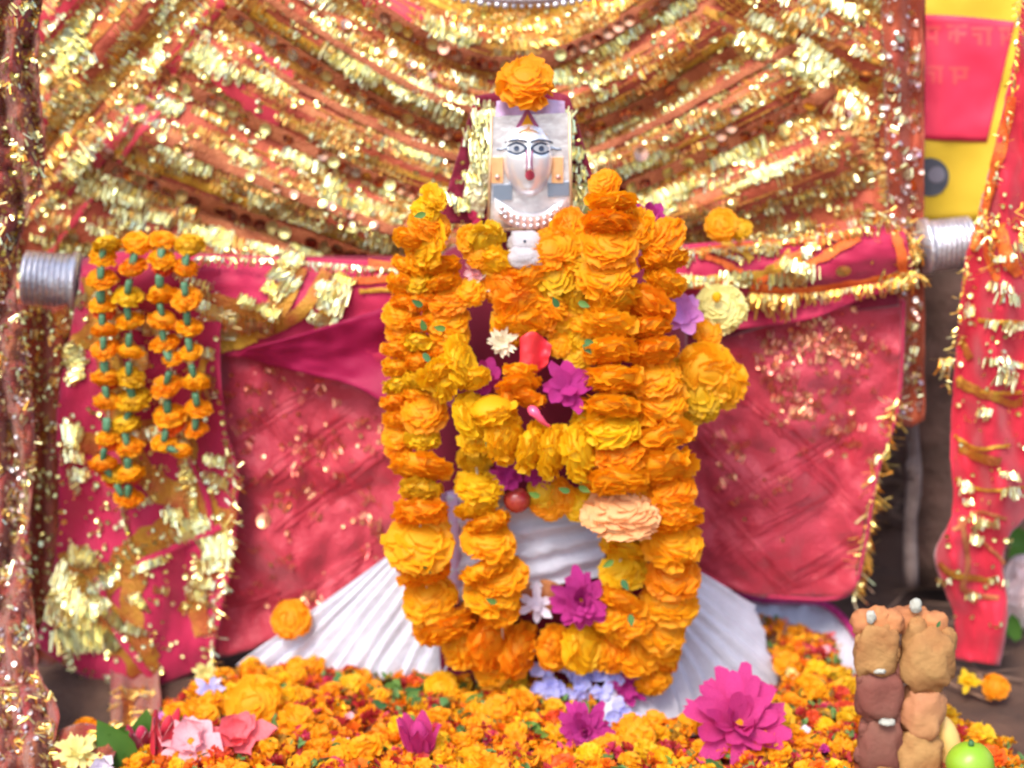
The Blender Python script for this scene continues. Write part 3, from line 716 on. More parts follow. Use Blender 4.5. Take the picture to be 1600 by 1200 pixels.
vl, _ = veil('sheer dark red veil with faded sequins hanging left of the idol', [(338, 560), (370, 545), (450, 572), (540, 590), (650, 640)], [(335, 1030), (400, 1012), (480, 975), (560, 930), (655, 880)], vY, thr,
     [(380, 620, 50, 60, 40), (470, 600, 60, 40, 40), (500, 690, 70, 60, 60), (370, 690, 40, 40, 25), (580, 660, 40, 60, 30), (460, 760, 60, 50, 40), (570, 820, 50, 60, 50), (440, 860, 60, 60, 25), (470, 935, 60, 20, 20)], 3)
q = MB(); sequin(q, vl, 414, 814, 12, .02, .006, 14); o = q.build('sequin', 'veil_glint', _, smooth=False)
def vY2(x, y, u, v): return .275-.02*v+.014*math.sin((x+.3*y)/34)+.022*fbm(x/75, y/75, 17)
thr = cross([(1150, 730), (1170, 850)], 4, .68, .73, 60, 130)+cross([(1210, 740), (1180, 830)], 4, .85, -.5, 70, 130)+cross([(1300, 760), (1260, 690)], 3, .7, .7, 50, 100)+cross([(1290, 870)], 4, .85, -.5, 50, 90)+cross([(1190, 640)], 3, .8, .6, 30, 60)
vr, _ = veil('sheer crimson veil with glittering creased patch hanging right of the idol', [(1040, 560), (1110, 535), (1200, 505), (1300, 480), (1412, 465)], [(1060, 870), (1110, 905), (1170, 928), (1240, 934), (1330, 925), (1340, 880), (1366, 760), (1402, 640)], vY2, thr,
     [(1290, 540, 70, 40, 150), (1210, 560, 40, 50, 50), (1260, 640, 60, 50, 70), (1340, 560, 40, 60, 50), (1100, 600, 40, 60, 30), (1140, 700, 40, 60, 20), (1320, 680, 40, 40, 30), (1180, 780, 80, 60, 16)], 8, gk=.9)
q = MB(); q3 = MB()
fringe(q3, None, [(1404, 620), (1375, 720), (1362, 800), (1345, 880), (1335, 925)], 26, 4, .262, 1.3)
kind(q3.build('gold_fringe', 'zari_warm', _, smooth=False), 'stuff')
tube(MB(), smoothline([P(1412, 470, .262), P(1404, 630, .262), P(1370, 740, .258), P(1350, 860, .255), P(1325, 928, .255), P(1240, 935, .255), P(1150, 922, .255), P(1090, 890, .255)], 40), .0035, 6).build('hem', 'cloth_crimson', _)
# dark olive net edge seen behind the right veil
e = Sheet([(1385, 480), (1412, 480)], [(1318, 925), (1350, 930)], lambda x, y, u, v: .30+.01*math.sin(y/20), 8, 40, 5)
e.build('back_border', 'ribbon_olive', _)
# white-pink edged cloth on the ground at right
gt = thing('offering_cloth', 'white cloth with pink border spread under the petals at the right', 'cloth', G(1250, 960, .03))
gs = Sheet([(1080, 905), (1180, 925), (1290, 938), (1345, 1000)], [(1080, 1010), (1180, 1040), (1280, 1060), (1372, 1060)], lambda x, y, u, v: .40-.30*v+.004*fbm(x/20, y/20), 40, 16)
mb = MB(); T_ = resample([(1080, 900), (1180, 935), (1290, 945), (1350, 1010)], 40); 
vs = []; fs = []
for j in range(10):
    for i, (x, y) in enumerate(T_): p = G(x-j*3, y+j*9, .055-.004*j+.006*fbm(x/14, y/14, j*.3)); vs.append(p)
for j in range(9):
    for i in range(39): a = j*40+i; fs.append((a, a+1, a+41, a+40))
mb.add(vs, fs); o = mb.build('cloth', 'white_cloth', gt)
tube(MB(), [G(x, y, .062) for x, y in T_], .007, 8).build('pink_border', 'hot_pink', gt)

# ================================================================== LEFT BROCADE SCARF
def sY(x, y, u, v): return .195+.016*math.sin((x-.12*y)/24+.8*math.sin(y/150))+.016*fbm(x/60, y/110, 31)+.02*v
ls = Sheet([(128, 425), (180, 410), (260, 405), (345, 425)], [(55, 1030), (110, 1068), (180, 1092), (255, 1075), (345, 1020)], sY, 50, 70)
# widen: build with explicit side curves
Lp = resample([(128, 425), (118, 480), (98, 580), (88, 660), (92, 760), (85, 880), (58, 1010)], 70); Rp = resample([(345, 420), (345, 560), (352, 660), (375, 760), (362, 880), (345, 960), (332, 1035)], 70)
ls.v = []
for j in range(70):
    for i in range(50):
        u = i/49; v = j/69; px = Lp[j][0]*(1-u)+Rp[j][0]*u; py = Lp[j][1]*(1-u)+Rp[j][1]*u+max(0, v-.8)*5*55*math.sin(u*math.pi)
        px += 3*fbm(px/40, py/30, 2); ls.v.append(P(px, py, sY(px, py, u, v)))
ls.bvh = BVHTree.FromPolygons(ls.v, ls.f)
t = thing('brocade_scarf', 'crimson scarf with heavy gold brocade squares hanging at the left under the marigolds', 'scarf', P(200, 1080, .2)); ls.build('cloth', 'cloth_crimson', t)
for line, wd, m in [([(150, 430), (170, 560), (200, 700), (250, 760), (330, 790)], 40, 'ribbon_olive'), ([(95, 560), (130, 530), (180, 500)], 30, 'ribbon_olive'), ([(335, 440), (335, 540), (345, 640), (365, 740)], 26, 'ribbon_olive'), ([(95, 700), (150, 690), (240, 670)], 34, 'ribbon_olive'),
        ([(290, 680), (300, 750), (330, 800)], 30, 'ribbon_olive'), ([(365, 740), (340, 860), (310, 930), (330, 1020)], 34, 'ribbon_olive'), ([(95, 780), (110, 860), (150, 940), (230, 1040)], 56, 'ribbon_olive'), ([(75, 960), (160, 910), (240, 840), (340, 790)], 44, 'ribbon_olive'),
        ([(230, 870), (205, 950), (240, 1060)], 30, 'ribbon_olive'), ([(320, 560), (300, 660), (290, 700)], 14, 'ribbon_gold'), ([(140, 440), (155, 500), (200, 620)], 12, 'ribbon_gold'), ([(150, 900), (190, 990), (240, 1060)], 12, 'cloth_crimson'), ([(215, 880), (280, 850), (350, 820)], 10, 'cloth_crimson'), ([(290, 700), (320, 760), (335, 830)], 8, 'cloth_crimson')]:
    ribbon(ls, line, wd, .003 if m != 'cloth_crimson' else .007, 50, fray=.35).build('gold_band' if m != 'cloth_crimson' else 'red_band', m, t)
z2 = MB(); q = MB()
for (x, y, a, n, l, k) in [(121, 555, 1.2, 9, 22, 4), (120, 575, 1.2, 9, 20, 3), (108, 679, .2, 9, 30, 4), (112, 710, .1, 10, 12, 3), (125, 742, .1, 8, 14, 3), (292, 740, 1.5, 8, 18, 3), (337, 717, .1, 7, 16, 3), (342, 750, .3, 8, 16, 3), (233, 675, -.3, 12, 14, 4), (217, 562, 1.3, 8, 20, 3), (228, 445, 1.3, 8, 18, 3),
        (267, 804, -.1, 8, 16, 2), (305, 825, -.4, 16, 12, 4), (90, 905, .6, 16, 40, 6), (110, 930, .6, 16, 40, 6), (125, 995, -.1, 18, 44, 7), (110, 960, .3, 18, 34, 6), (140, 950, -.6, 16, 30, 5), (170, 955, .8, 16, 16, 4), (180, 1000, .7, 10, 16, 3), (345, 855, -.2, 12, 34, 6), (335, 880, -.2, 10, 20, 3), (320, 910, .2, 10, 20, 4), (310, 930, .2, 8, 12, 3),
        (300, 815, -.3, 10, 18, 3), (240, 880, -.4, 14, 10, 3), (165, 905, -.5, 14, 12, 3), (130, 870, .3, 12, 20, 4), (215, 940, .9, 8, 12, 2), (210, 985, .3, 8, 14, 3), (185, 1062, .1, 8, 10, 2), (290, 700, 1.5, 8, 16, 3), (300, 790, 1.2, 10, 14, 3), (255, 620, 1.2, 10, 10, 3), (330, 600, 1.3, 10, 12, 3), (180, 500, 1.2, 10, 10, 3), (225, 505, 1.3, 9, 14, 2), (160, 475, 1.2, 9, 12, 2), (320, 545, .3, 9, 16, 3)]:
    for j in range(k+1): zari(z2, ls, x+R.uniform(-7, 7), y+R.uniform(-7, 7), a, n, l*R.uniform(.6, 1.1), 3.8, 3.6, .12, .007, pitch=R.uniform(.15, .42))
for k in range(120):
    x, y = R.uniform(85, 365), R.uniform(430, 1070)
    if fbm(x/50, y/70, 43) < .05: continue
    zari(z2, ls, x, y, R.choice([1.2, -.5, .3]), R.randint(5, 12), R.uniform(9, 16), 3.8, 3, .25)
for k in range(1100):
    x, y = R.uniform(80, 370), R.uniform(430, 1080)
    if fbm(x/45, y/45, 41) < -.02: continue
    sequin(q, ls, x, y, R.uniform(2.4, 4.6), .4, .006, 6)
for (a, b) in [((150, 905), (250, 835)), ((200, 860), (350, 800)), ((120, 880), (230, 1040)), ((60, 1020), (100, 870)), ((335, 560), (365, 740)), ((290, 690), (310, 800)), ((210, 860), (195, 790))]:
    for i in range(12): s_ = i/11; sequin(q, ls, a[0]*(1-s_)+b[0]*s_, a[1]*(1-s_)+b[1]*s_, 4.5, .3, .008, 7)
fringe(z2, None, [(365, 720), (360, 850), (335, 960), (330, 1030)], 20, 7, .18, 1.3)
kind(z2.build('gold_thread', 'zari', t, smooth=False), 'stuff'); kind(q.build('small_sequin', 'sequin_gold', t, smooth=False), 'stuff')
# gathered tail spilling to the bottom
tl_ = Sheet([(172, 1040), (205, 1052), (250, 1040)], [(176, 1216), (205, 1222), (252, 1214)], lambda x, y, u, v: .235-.385*v**.85+.010*math.sin(u*17+v*3)+.006*fbm(x/12, y/16), 40, 24, 3)
tl_.build('gathered_tail', 'net_red', t)
z2 = MB()
for k in range(46): zari(z2, tl_, R.uniform(160, 250), R.uniform(1075, 1205), R.uniform(-.5, .5), R.randint(3, 7), 14, 4, 2.6, .35)
kind(z2.build('orange_gold_thread', 'zari_warm', t, smooth=False), 'stuff')
mb = MB()
for x0 in (188, 198, 206, 214, 225): ribbon(tl_, [(x0, 1075), (198+(x0-205)*.4, 1120), (x0, 1200)], 3, .004, 20, mb)
kind(mb.build('gold_cord', 'ribbon_olive', t), 'stuff')

# ================================================================== LEFT EDGE NET SCARF
def eY(x, y, u, v): return .12-.00095*max(0, y-880)+.016*math.sin(x/8+2.2*math.sin(y/70))+.030*fbm(x/22, y/30, 51)
es = Sheet([(-60, -60), (-20, -60), (30, -60), (70, -60)], [(-60, 1260), (0, 1240), (40, 1225), (75, 1190)], eY, 36, 130)
Rr = resample([(75, -60), (60, 100), (70, 260), (32, 380), (28, 470), (45, 600), (55, 700), (45, 860), (55, 980), (62, 1060), (92, 1120), (72, 1215)], 130)
es.v = []
for j in range(130):
    for i in range(36):
        u = i/35; px = -60*(1-u)+Rr[j][0]*u; py = Rr[j][1]; px += 4*fbm(px/18, py/18, 5); es.v.append(P(px, py+6*math.sin(u*5), eY(px, py, u, 0)))
es.bvh = BVHTree.FromPolygons(es.v, es.f)
t = thing('net_scarf', 'bunched reddish net scarf with silvery sequins hanging along the left edge', 'scarf', P(10, 1180, .12)); es.build('cloth', 'net_red', t)
q = MB(); z2 = MB(); z3 = MB()
qg = MB()
for k in range(1500):
    x, y = R.uniform(-10, 110), R.uniform(0, 1200); sequin(q if y > 560+R.gauss(0, 120) else qg, es, x, y, R.uniform(2.5, 5), .5, .006, 6)
for k in range(300): zari(z2 if R.random() < .6 else z3, es, R.uniform(-5, 110), R.uniform(0, 1190), R.uniform(0, 3.1), R.randint(3, 8), R.uniform(10, 20), 4.2, 3, .4)
kind(q.build('small_sequin', 'sequin_silver', t, smooth=False), 'stuff'); kind(z2.build('gold_thread', 'zari', t, smooth=False), 'stuff'); kind(z3.build('orange_gold_thread', 'zari_warm', t, smooth=False), 'stuff'); kind(qg.build('golden_sequin', 'sequin_gold', t, smooth=False), 'stuff')
# olive gold net gathered below the left cap
n2 = Sheet([(20, 475), (80, 480), (130, 470)], [(40, 1030), (75, 1040), (112, 1010)], lambda x, y, u, v: .225+.014*math.sin(x/8)+.01*fbm(x/20, y/30), 18, 30, 6)
t = thing('net_gather', 'rust and gold net gathered just below the left silver cap', 'cloth', P(70, 760, .22)); n2.build('cloth', 'cloth_rust', t)
q = MB(); z2 = MB()
for k in range(420): sequin(q, n2, R.uniform(35, 125), R.uniform(480, 1010), R.uniform(2.5, 4.8), .45, .006, 6)
for k in range(30): zari(z2, n2, R.uniform(35, 120), R.uniform(480, 700), R.uniform(0, 3), 6, 14, 4, 3, .3)
kind(q.build('small_sequin', 'sequin_gold', t, smooth=False), 'stuff'); kind(z2.build('gold_thread', 'zari_warm', t, smooth=False), 'stuff')
# red net piece on the ground at the bottom left corner
n3 = Sheet([(-40, 1160), (60, 1150), (140, 1130), (185, 1160)], [(-40, 1260), (60, 1250), (130, 1240), (170, 1200)], lambda x, y, u, v: -.13-.06*v+.012*fbm(x/22, y/18), 30, 16, 4)
t = thing('red_net', 'crumpled red net with gold threads in the bottom left corner', 'cloth', P(60, 1230, 0)); n3.build('cloth', 'net_red', t)
z2 = MB()
for k in range(40): zari(z2, n3, R.uniform(0, 160), R.uniform(1150, 1210), R.uniform(0, 3), 5, 14, 4, 3, .3)
kind(z2.build('gold_thread', 'zari_warm', t, smooth=False), 'stuff')

# ================================================================== RIGHT RED SCARF
def rY(x, y, u, v): return .20+.02*math.sin(x/14+.9*math.sin(y/80))+.015*fbm(x/40, y/50, 61)-.03*math.sin(u*math.pi)
Lp = resample([(1600, -60), (1590, 60), (1560, 200), (1530, 330), (1510, 400), (1500, 480), (1490, 600), (1485, 700), (1488, 800), (1460, 870), (1490, 960), (1492, 1030)], 100)
Rp = resample([(1680, -60), (1680, 300), (1680, 600), (1640, 760), (1572, 850), (1575, 960), (1562, 1040)], 100)
rs = Sheet([(0, 0), (1, 0)], [(0, 1), (1, 1)], lambda *a: 0, 30, 100); rs.v = []
for j in range(100):
    for i in range(30):
        u = i/29; px = Lp[j][0]*(1-u)+Rp[j][0]*u; py = Lp[j][1]*(1-u)+Rp[j][1]*u; rs.v.append(P(px+2*fbm(px/20, py/20), py, rY(px, py, u, 0)))
rs.f = [(j*30+i, (j+1)*30+i, (j+1)*30+i+1, j*30+i+1) for j in range(99) for i in range(29)]
rs.bvh = BVHTree.FromPolygons(rs.v, rs.f)
t = thing('red_scarf', 'long bright red scarf with thin gold stripes hanging along the right edge', 'scarf', P(1530, 1040, .2)); rs.build('cloth', 'scarf_red', t)
for line, wd, m in [([(1592, -20), (1578, 150), (1548, 300), (1520, 390)], 14, 'orange_trim'), ([(1488, 588), (1530, 612), (1600, 612)], 6, 'ribbon_gold'), ([(1488, 680), (1530, 700), (1575, 695)], 6, 'ribbon_gold'), ([(1488, 745), (1540, 765), (1600, 760)], 5, 'ribbon_gold'), ([(1490, 830), (1530, 800), (1570, 810)], 6, 'ribbon_tan'), ([(1500, 810), (1510, 880), (1505, 920), (1560, 935)], 8, 'ribbon_tan'), ([(1515, 820), (1560, 870), (1575, 900)], 5, 'ribbon_tan'), ([(1560, 350), (1570, 390), (1590, 430)], 18, 'orange_trim'), ([(1505, 440), (1500, 520), (1520, 560)], 12, 'ribbon_olive'), ([(1495, 595), (1570, 628), (1600, 625)], 14, 'ribbon_olive'), ([(1495, 700), (1560, 722)], 14, 'ribbon_olive'), ([(1470, 880), (1500, 900), (1560, 905)], 10, 'ribbon_olive'), ([(1530, 500), (1600, 505)], 7, 'ribbon_gold'), ([(1540, 340), (1545, 400), (1560, 440)], 8, 'orange_trim')]:
    ribbon(rs, line, wd, .004, 30, fray=.4).build('gold_stripe', m, t)
z2 = MB(); q = MB(); z3 = MB()
for (x, y, n, l) in [(1575, 400, 7, 12), (1565, 450, 8, 16), (1580, 465, 7, 18), (1560, 510, 8, 14), (1590, 510, 7, 12), (1515, 485, 8, 14), (1555, 560, 10, 12), (1580, 575, 9, 12), (1570, 590, 7, 26), (1540, 650, 5, 14), (1510, 760, 8, 12), (1575, 745, 6, 12), (1580, 770, 6, 14), (1510, 785, 6, 10), (1540, 815, 12, 14), (1525, 838, 7, 16), (1475, 905, 6, 10), (1560, 905, 5, 10), (1520, 935, 6, 10), (1590, 385, 8, 14), (1530, 345, 6, 14)]:
    for j in range(2): zari(z2, rs, x+R.uniform(-5, 5), y+R.uniform(-5, 5), R.uniform(-.4, .4), n, l, 4, 3.2, .25, .007, pitch=R.uniform(.1, .4))
for k in range(140): sequin(q, rs, R.uniform(1480, 1600), R.uniform(300, 980), R.uniform(2.5, 4.6), .4, .007, 6)
fringe(z3, None, [(1595, 0), (1575, 180), (1545, 310), (1512, 400), (1498, 500), (1482, 570), (1480, 600)], 14, 9, .17, 1.4)
fringe(z3, None, [(1470, 560), (1490, 560)], 26, 4, .17, .8)
for k in range(30): fringe(z3, None, [(R.uniform(1535, 1600), R.uniform(330, 430)), (R.uniform(1535, 1600), R.uniform(330, 430))], 22, 90, .165, 1.3)
kind(z2.build('gold_thread', 'zari', t, smooth=False), 'stuff'); kind(q.build('small_sequin', 'sequin_gold', t, smooth=False), 'stuff'); kind(z3.build('orange_fringe', 'zari_warm', t, smooth=False), 'stuff')
# ================================================================== IDOL
YI = .10
idol = thing('deity_idol', 'silver faced shrine idol in a white pleated skirt covered with marigold garlands', 'idol', P(850, 1060, YI))
# torso behind the flowers
mb = MB(); vs = []; fs = []
prof = [(350, 60, .05), (390, 150, .06), (440, 205, .07), (520, 225, .075), (620, 225, .08), (720, 220, .085), (800, 190, .085), (880, 180, .09)]
for j, (py, hw, dp) in enumerate(prof):
    c = P(848, py, YI+.10)
    for k in range(28):
        th = 2*math.pi*k/28; vs.append(c+Vector((math.cos(th)*hw*U(c), math.sin(th)*dp+.006*math.sin(th*9+py), 0)))
for j in range(len(prof)-1):
    for k in range(28): fs.append((j*28+k, j*28+(k+1) % 28, (j+1)*28+(k+1) % 28, (j+1)*28+k))
mb.add(vs, fs+[tuple(range(28))]); mb.build('robe', 'cloth_wine', idol)
# white waist cloth with wrapped folds
mb = MB(); vs = []; fs = []
for j in range(34):
    v = j/33
    for i in range(40):
        u = i/39; px = 695+(945-695)*u; py = 770+150*v-22*math.sin(u*math.pi)*(0)+24*v*(1-u)-20*v*u
        f = .007*math.sin((v*9+u*1.6)*math.pi)*(.5+.5*u)
        vs.append(P(px, py, YI-.005-.05*math.sin(u*math.pi)-f+.004*fbm(px/20, py/9)))
for j in range(33):
    for i in range(39): a = j*40+i; fs.append((a, a+40, a+41, a+1))
mb.add(vs, fs); mb.build('waist_cloth', 'white_cloth', idol)
def pleats(topA, topB, botA, botB, n, Ytop, Ybot, amp, sag=0, tone='white_cloth'):
    """fan of n sewn pleats from a waist line to a hem line"""
    mb = MB(); vs = []; fs = []; per = 7; N = n*per+1; M = 16
    T = resample(topA+topB, N); Bm = resample(botA+botB, N)
    ph = [R.uniform(-.4, .4) for _ in range(n+1)]
    for j in range(M):
        v = j/(M-1)
        for i in range(N):
            k = i/per; s_ = (math.sin(2*math.pi*(k))*.5+.22*math.sin(4*math.pi*k+ph[int(k)]))*(.75+1.5*ph[int(k)]*math.sin(math.pi*(k-int(k))))
            px = T[i][0]*(1-v)+Bm[i][0]*v; py = T[i][1]*(1-v)+Bm[i][1]*v+sag*math.sin(v*math.pi)
            px += 2.2*fbm(k*1.3, v*2, 4)*v*5; py += 5*fbm(k*.9, v*1.5, 8)*v; u = i/(N-1)
            p = P(px, py, (Ytop(u)*(1-v)+Ybot(u)*v)-amp*s_*(.3+.7*v)*(1+.5*fbm(k, v)))
            vs.append(p)
    for j in range(M-1):
        for i in range(N-1): a = j*N+i; fs.append((a, a+N, a+N+1, a+1))
    mb.add(vs, fs); return mb
o = pleats([(600, 872)], [(640, 850), (720, 850), (800, 900)], [(368, 1040)], [(430, 1052), (520, 1058), (640, 1065), (760, 1080)], 14, lambda u: .15-.05*u, lambda u: .17-.10*u, .011).build('skirt_left', 'white_cloth', idol)
o = pleats([(1085, 888), (1075, 900)], [(1060, 930), (1030, 980), (960, 1010)], [(1180, 945), (1200, 1010)], [(1215, 1075), (1130, 1140), (1060, 1148), (930, 1140)], 12, lambda u: .12-.03*u, lambda u: .245-.29*u, .014).build('skirt_right', 'white_cloth', idol)
sh = Sheet([(680, 880), (860, 885), (1060, 880)], [(690, 1075), (860, 1085), (1040, 1075)], lambda x, y, u, v: .10-.02*v+.006*math.sin(x/9)+.006*fbm(x/20, y/40), 50, 20); sh.build('skirt_front', 'cloth_wine', idol)
# grey folds between the strands
sh = Sheet([(690, 770), (720, 765), (745, 770)], [(690, 930), (715, 945), (745, 940)], lambda x, y, u, v: .085+.006*math.sin(x/5), 24, 8); sh.build('pleated_panel', 'lilac_cloth', idol)

# face plate
YF = .045
plate = MB(); Hc = P(829, 264, YF)
def fp(px, py, out=0.0): return P(px, py, YF-out)
def slab(mb, poly, d0, d1, mi=0):
    n = len(poly); a = [fp(x, y, d1) for x, y in poly]; b = [fp(x, y, d0) for x, y in poly]
    mb.add(a+b, [tuple(range(n))]+[(i, i+n, (i+1) % n+n, (i+1) % n) for i in range(n)], mi)
slab(plate, [(768, 182), (890, 176), (893, 355), (886, 361), (770, 361), (763, 352)], -.010, .0)
face_plate = plate.build('face_plate', 'bright_silver', idol, smooth=False)
for line in [[(768, 180), (763, 355)], [(763, 358), (893, 358)], [(893, 358), (890, 174)]]:
    tube(MB(), [fp(x, y, .002) for x, y in line], .0025, 6).build('plate_rim', 'frame_gold', face_plate)
for poly in ([(770, 290), (800, 288), (800, 312), (770, 314)], [(856, 286), (889, 284), (889, 306), (856, 308)]): q = MB(); slab(q, poly, 0, .004); q.build('blue_inset', 'plate_blue', face_plate, smooth=False)
for x in (777, 871): q = MB(); slab(q, [(x-9, 246), (x+9, 246), (x+9, 286), (x-9, 286)], 0, .006); q.build('ear_plate', 'peach', face_plate, smooth=False)
for x in (777, 872):
    q = MB(); sphere(q, fp(x, 276, .007), .004, 8, 6); q.build('ear_hole', 'copper_pink', face_plate)
# shoulders and collar
q = MB()
vs = []; fs = []
for j in range(8):
    for i in range(26):
        u = i/25; v = j/7; px = 772+(886-772)*u; py0 = 318+18*abs(u-.5)*0; py = 308+26*math.sin(u*math.pi)*1*(1-v)+48*v
        vs.append(fp(px, min(py, 357), .006+.014*math.sin(u*math.pi)*math.sin(v*math.pi*.9+.2)))
for j in range(7):
    for i in range(25): a = j*26+i; fs.append((a, a+26, a+27, a+1))
q.add(vs, fs); q.build('shoulders', 'bright_silver', face_plate)
col = [(783, 322), (800, 336), (828, 342), (856, 336), (876, 320)]
q = MB(); cl = resample(col, 22); vs = []; fs = []
for i, (x, y) in enumerate(cl):
    for k in range(4): vs.append(fp(x+(x-828)*.03*k, y+k*6.5-3, .024-.001*k))
for i in range(21):
    for k in range(3): a = i*4+k; fs.append((a, a+1, a+5, a+4))
q.add(vs, fs); q.build('collar', 'copper_pink', face_plate)
bd_ = MB(); sphere(bd_, (0, 0, 0), .0036, 8, 6); bdm = bd_.mesh('bead', 'bright_silver')
for row in range(2):
    for i, (x, y) in enumerate(resample(col, 11)): place('bead', bdm, fp(x, y+2+row*9, .026), None, 1, face_plate)
# face: egg-shaped relief with brow, nose ridge and chin
def fh(px, py):
    cx, cy = 825, 250; a = 39 if py < 235 else 39-.012*max(0, py-235)**1.35*.5; b = 58
    r2 = ((px-cx)/a)**2+((py-cy)/b)**2
    h = math.sqrt(max(0, 1-r2))**.8*.036
    if r2 < 1:
        h += .009*math.exp(-((px-827)/3.6)**2)*math.exp(-((py-255)/20)**2)*(1 if py < 272 else .4)
        h += .004*math.exp(-((px-827)/6)**2-((py-264)/5)**2)
        for ex in (807, 846): h -= .004*math.exp(-((px-ex)/13)**2-((py-232)/7)**2)
        for ex in (807, 846): h += .003*math.exp(-((px-ex)/16)**2-((py-219+abs(px-ex)*.15)/4)**2)
        h += .005*math.exp(-((px-827)/12)**2-((py-297)/7)**2)
    return h, r2
q = MB(); vs = [fp(825, 250, fh(825, 250)[0])]; fs = []; NR, NT = 26, 56
for j in range(1, NR+1):
    for k in range(NT):
        th = 2*math.pi*k/NT; r = j/NR; py = 250+58*r*math.sin(th); a = 39 if py < 235 else 39-.012*max(0, py-235)**1.35*.5; px = 825+a*r*math.cos(th)
        vs.append(fp(px, py, fh(px, py)[0] if j < NR else -.002))
for k in range(NT): fs.append((0, 1+(k+1) % NT, 1+k))
for j in range(NR-1):
    for k in range(NT): a = 1+j*NT+k; b = 1+j*NT+(k+1) % NT; fs.append((a, b, b+NT, a+NT))
q.add(vs, fs); face = q.build('face', 'face_silver', idol)
def onface(name, poly, m, out=.0012, dome=0.0):
    n = len(poly); cx, cy = sum(p[0] for p in poly)/n, sum(p[1] for p in poly)/n; q = MB(); vs = [fp(cx, cy, fh(cx, cy)[0]+out+dome)]; fs = []
    for s_ in (.5, 1):
        for x, y in poly: X, Y_ = cx+(x-cx)*s_, cy+(y-cy)*s_; vs.append(fp(X, Y_, fh(X, Y_)[0]+out+dome*(1-s_*s_)))
    for k in range(n): fs += [(0, 1+k, 1+(k+1) % n), (1+k, 1+n+k, 1+n+(k+1) % n, 1+(k+1) % n)]
    q.add(vs, fs); return q.build(name, m, face)
for ex, sg in ((807, -1), (846, 1)):
    alm = lambda w_, h_, n=20: [(ex+w_*math.cos(6.2832*k/n), 232+h_*math.sin(6.2832*k/n)*(1-.25*abs(math.cos(6.2832*k/n)))) for k in range(n)]
    onface('eye_outline', alm(17, 10.5), 'eye_dark', .0010); onface('eye', alm(12.5, 7), 'eye_grey', .0022, .002); onface('pupil', circ(ex, 232, 4.3, 12), 'eye_dark', .0048)
    br = [(ex+s_*17, 219+abs(s_+.0*sg)**2*4-(.8 if s_*sg < 0 else 0)) for s_ in (-1, -.6, -.2, .2, .6, 1)]
    tube(MB(), [fp(x, y, fh(x, y)[0]+.0008) for x, y in br], .0014, 5).build('eyebrow', 'eye_dark', face)
    lid = [(ex+sg*15, 231), (ex+sg*24, 234), (ex+sg*31, 233)]
    tube(MB(), [fp(x, y, fh(x, y)[0]+.001) for x, y in lid], .0016, 5).build('eye_line', 'plate_blue', face)
    tube(MB(), [fp(x, y, fh(x, y)[0]+.0006) for x, y in [(827+sg*5, 234), (827+sg*3.6, 250), (827+sg*4.2, 264), (827+sg*5, 269)]], .0011, 5).build('nose_line', 'purple', face)
onface('lips', [(828+7.5*math.cos(6.2832*k/16), 274+8*math.sin(6.2832*k/16)-(1.5 if k == 12 else 0)) for k in range(16)], 'lip', .0014, .004)
onface('nostril', [(822, 267), (827, 264), (833, 267), (828, 269)], 'copper_pink', .002)
onface('forehead_band', [(797, 212), (806, 203), (827, 197), (848, 203), (856, 212), (848, 208), (827, 203), (806, 208)], 'tint_gold', .0008)
onface('forehead_mark', [(820, 205), (834, 205), (830, 216), (825, 216)], 'copper_pink', .001)
q = MB(); slab(q, [(806, 199), (824, 167), (842, 198)], -.004, .010); q.build('crown_peak', 'purple', idol, smooth=False)
q = MB(); slab(q, [(814, 198), (824, 178), (834, 197)], .010, .013); q.build('crown_gem', 'amber', idol, smooth=False)
sh = Sheet([(776, 158), (820, 152), (882, 158)], [(772, 205), (825, 200), (884, 196)], lambda x, y, u, v: YF+.014+.004*math.sin(x/6), 24, 8); sh.build('head_cloth', 'lilac_cloth', idol)
KN = ((821, 378, .0), (821, 402, -.015))
q = MB(); sphere(q, P(820, 377, -.021), .0025, 6, 4); q.build('knot_mark', 'eye_dark', idol)

# head veil framing the face
hv = Sheet([(742, 150), (800, 140), (850, 140), (890, 150)], [(684, 350), (780, 350), (870, 350), (948, 350)], lambda x, y, u, v: .115+.02*math.cos((u-.5)*3)-.02*v+.006*fbm(x/20, y/20), 40, 30)
t = thing('head_veil', 'red and white gold veil hung behind the silver face', 'veil', P(820, 350, .11)); hv.build('cloth', 'cloth_wine', t)
for line, wd, m in [([(752, 165), (752, 240), (735, 330)], 40, 'zari_cloth'), ([(888, 160), (900, 240), (915, 335)], 44, 'green_gold'), ([(745, 165), (728, 215), (700, 300)], 11, 'scarf_red'), ([(892, 150), (910, 220), (932, 300)], 5, 'cloth_red'), ([(885, 290), (905, 320), (915, 350)], 26, 'green_gold'), ([(725, 320), (740, 335), (745, 350)], 16, 'cloth_crimson')]:
    if m not in MATS:
        if m == 'zari_cloth': mat(m, (.9, .86, .6), .3, .8, col2=(.85, .78, .4), scale=60, bump=.5, bscale=150)
        else: mat(m, (.55, .55, .18), .4, .5, col2=(.35, .36, .08), scale=30, bump=.5, bscale=120)
    ribbon(hv, line, wd, .006, 24, fray=.2).build('veil_band', m, t)
z2 = MB(); q = MB()
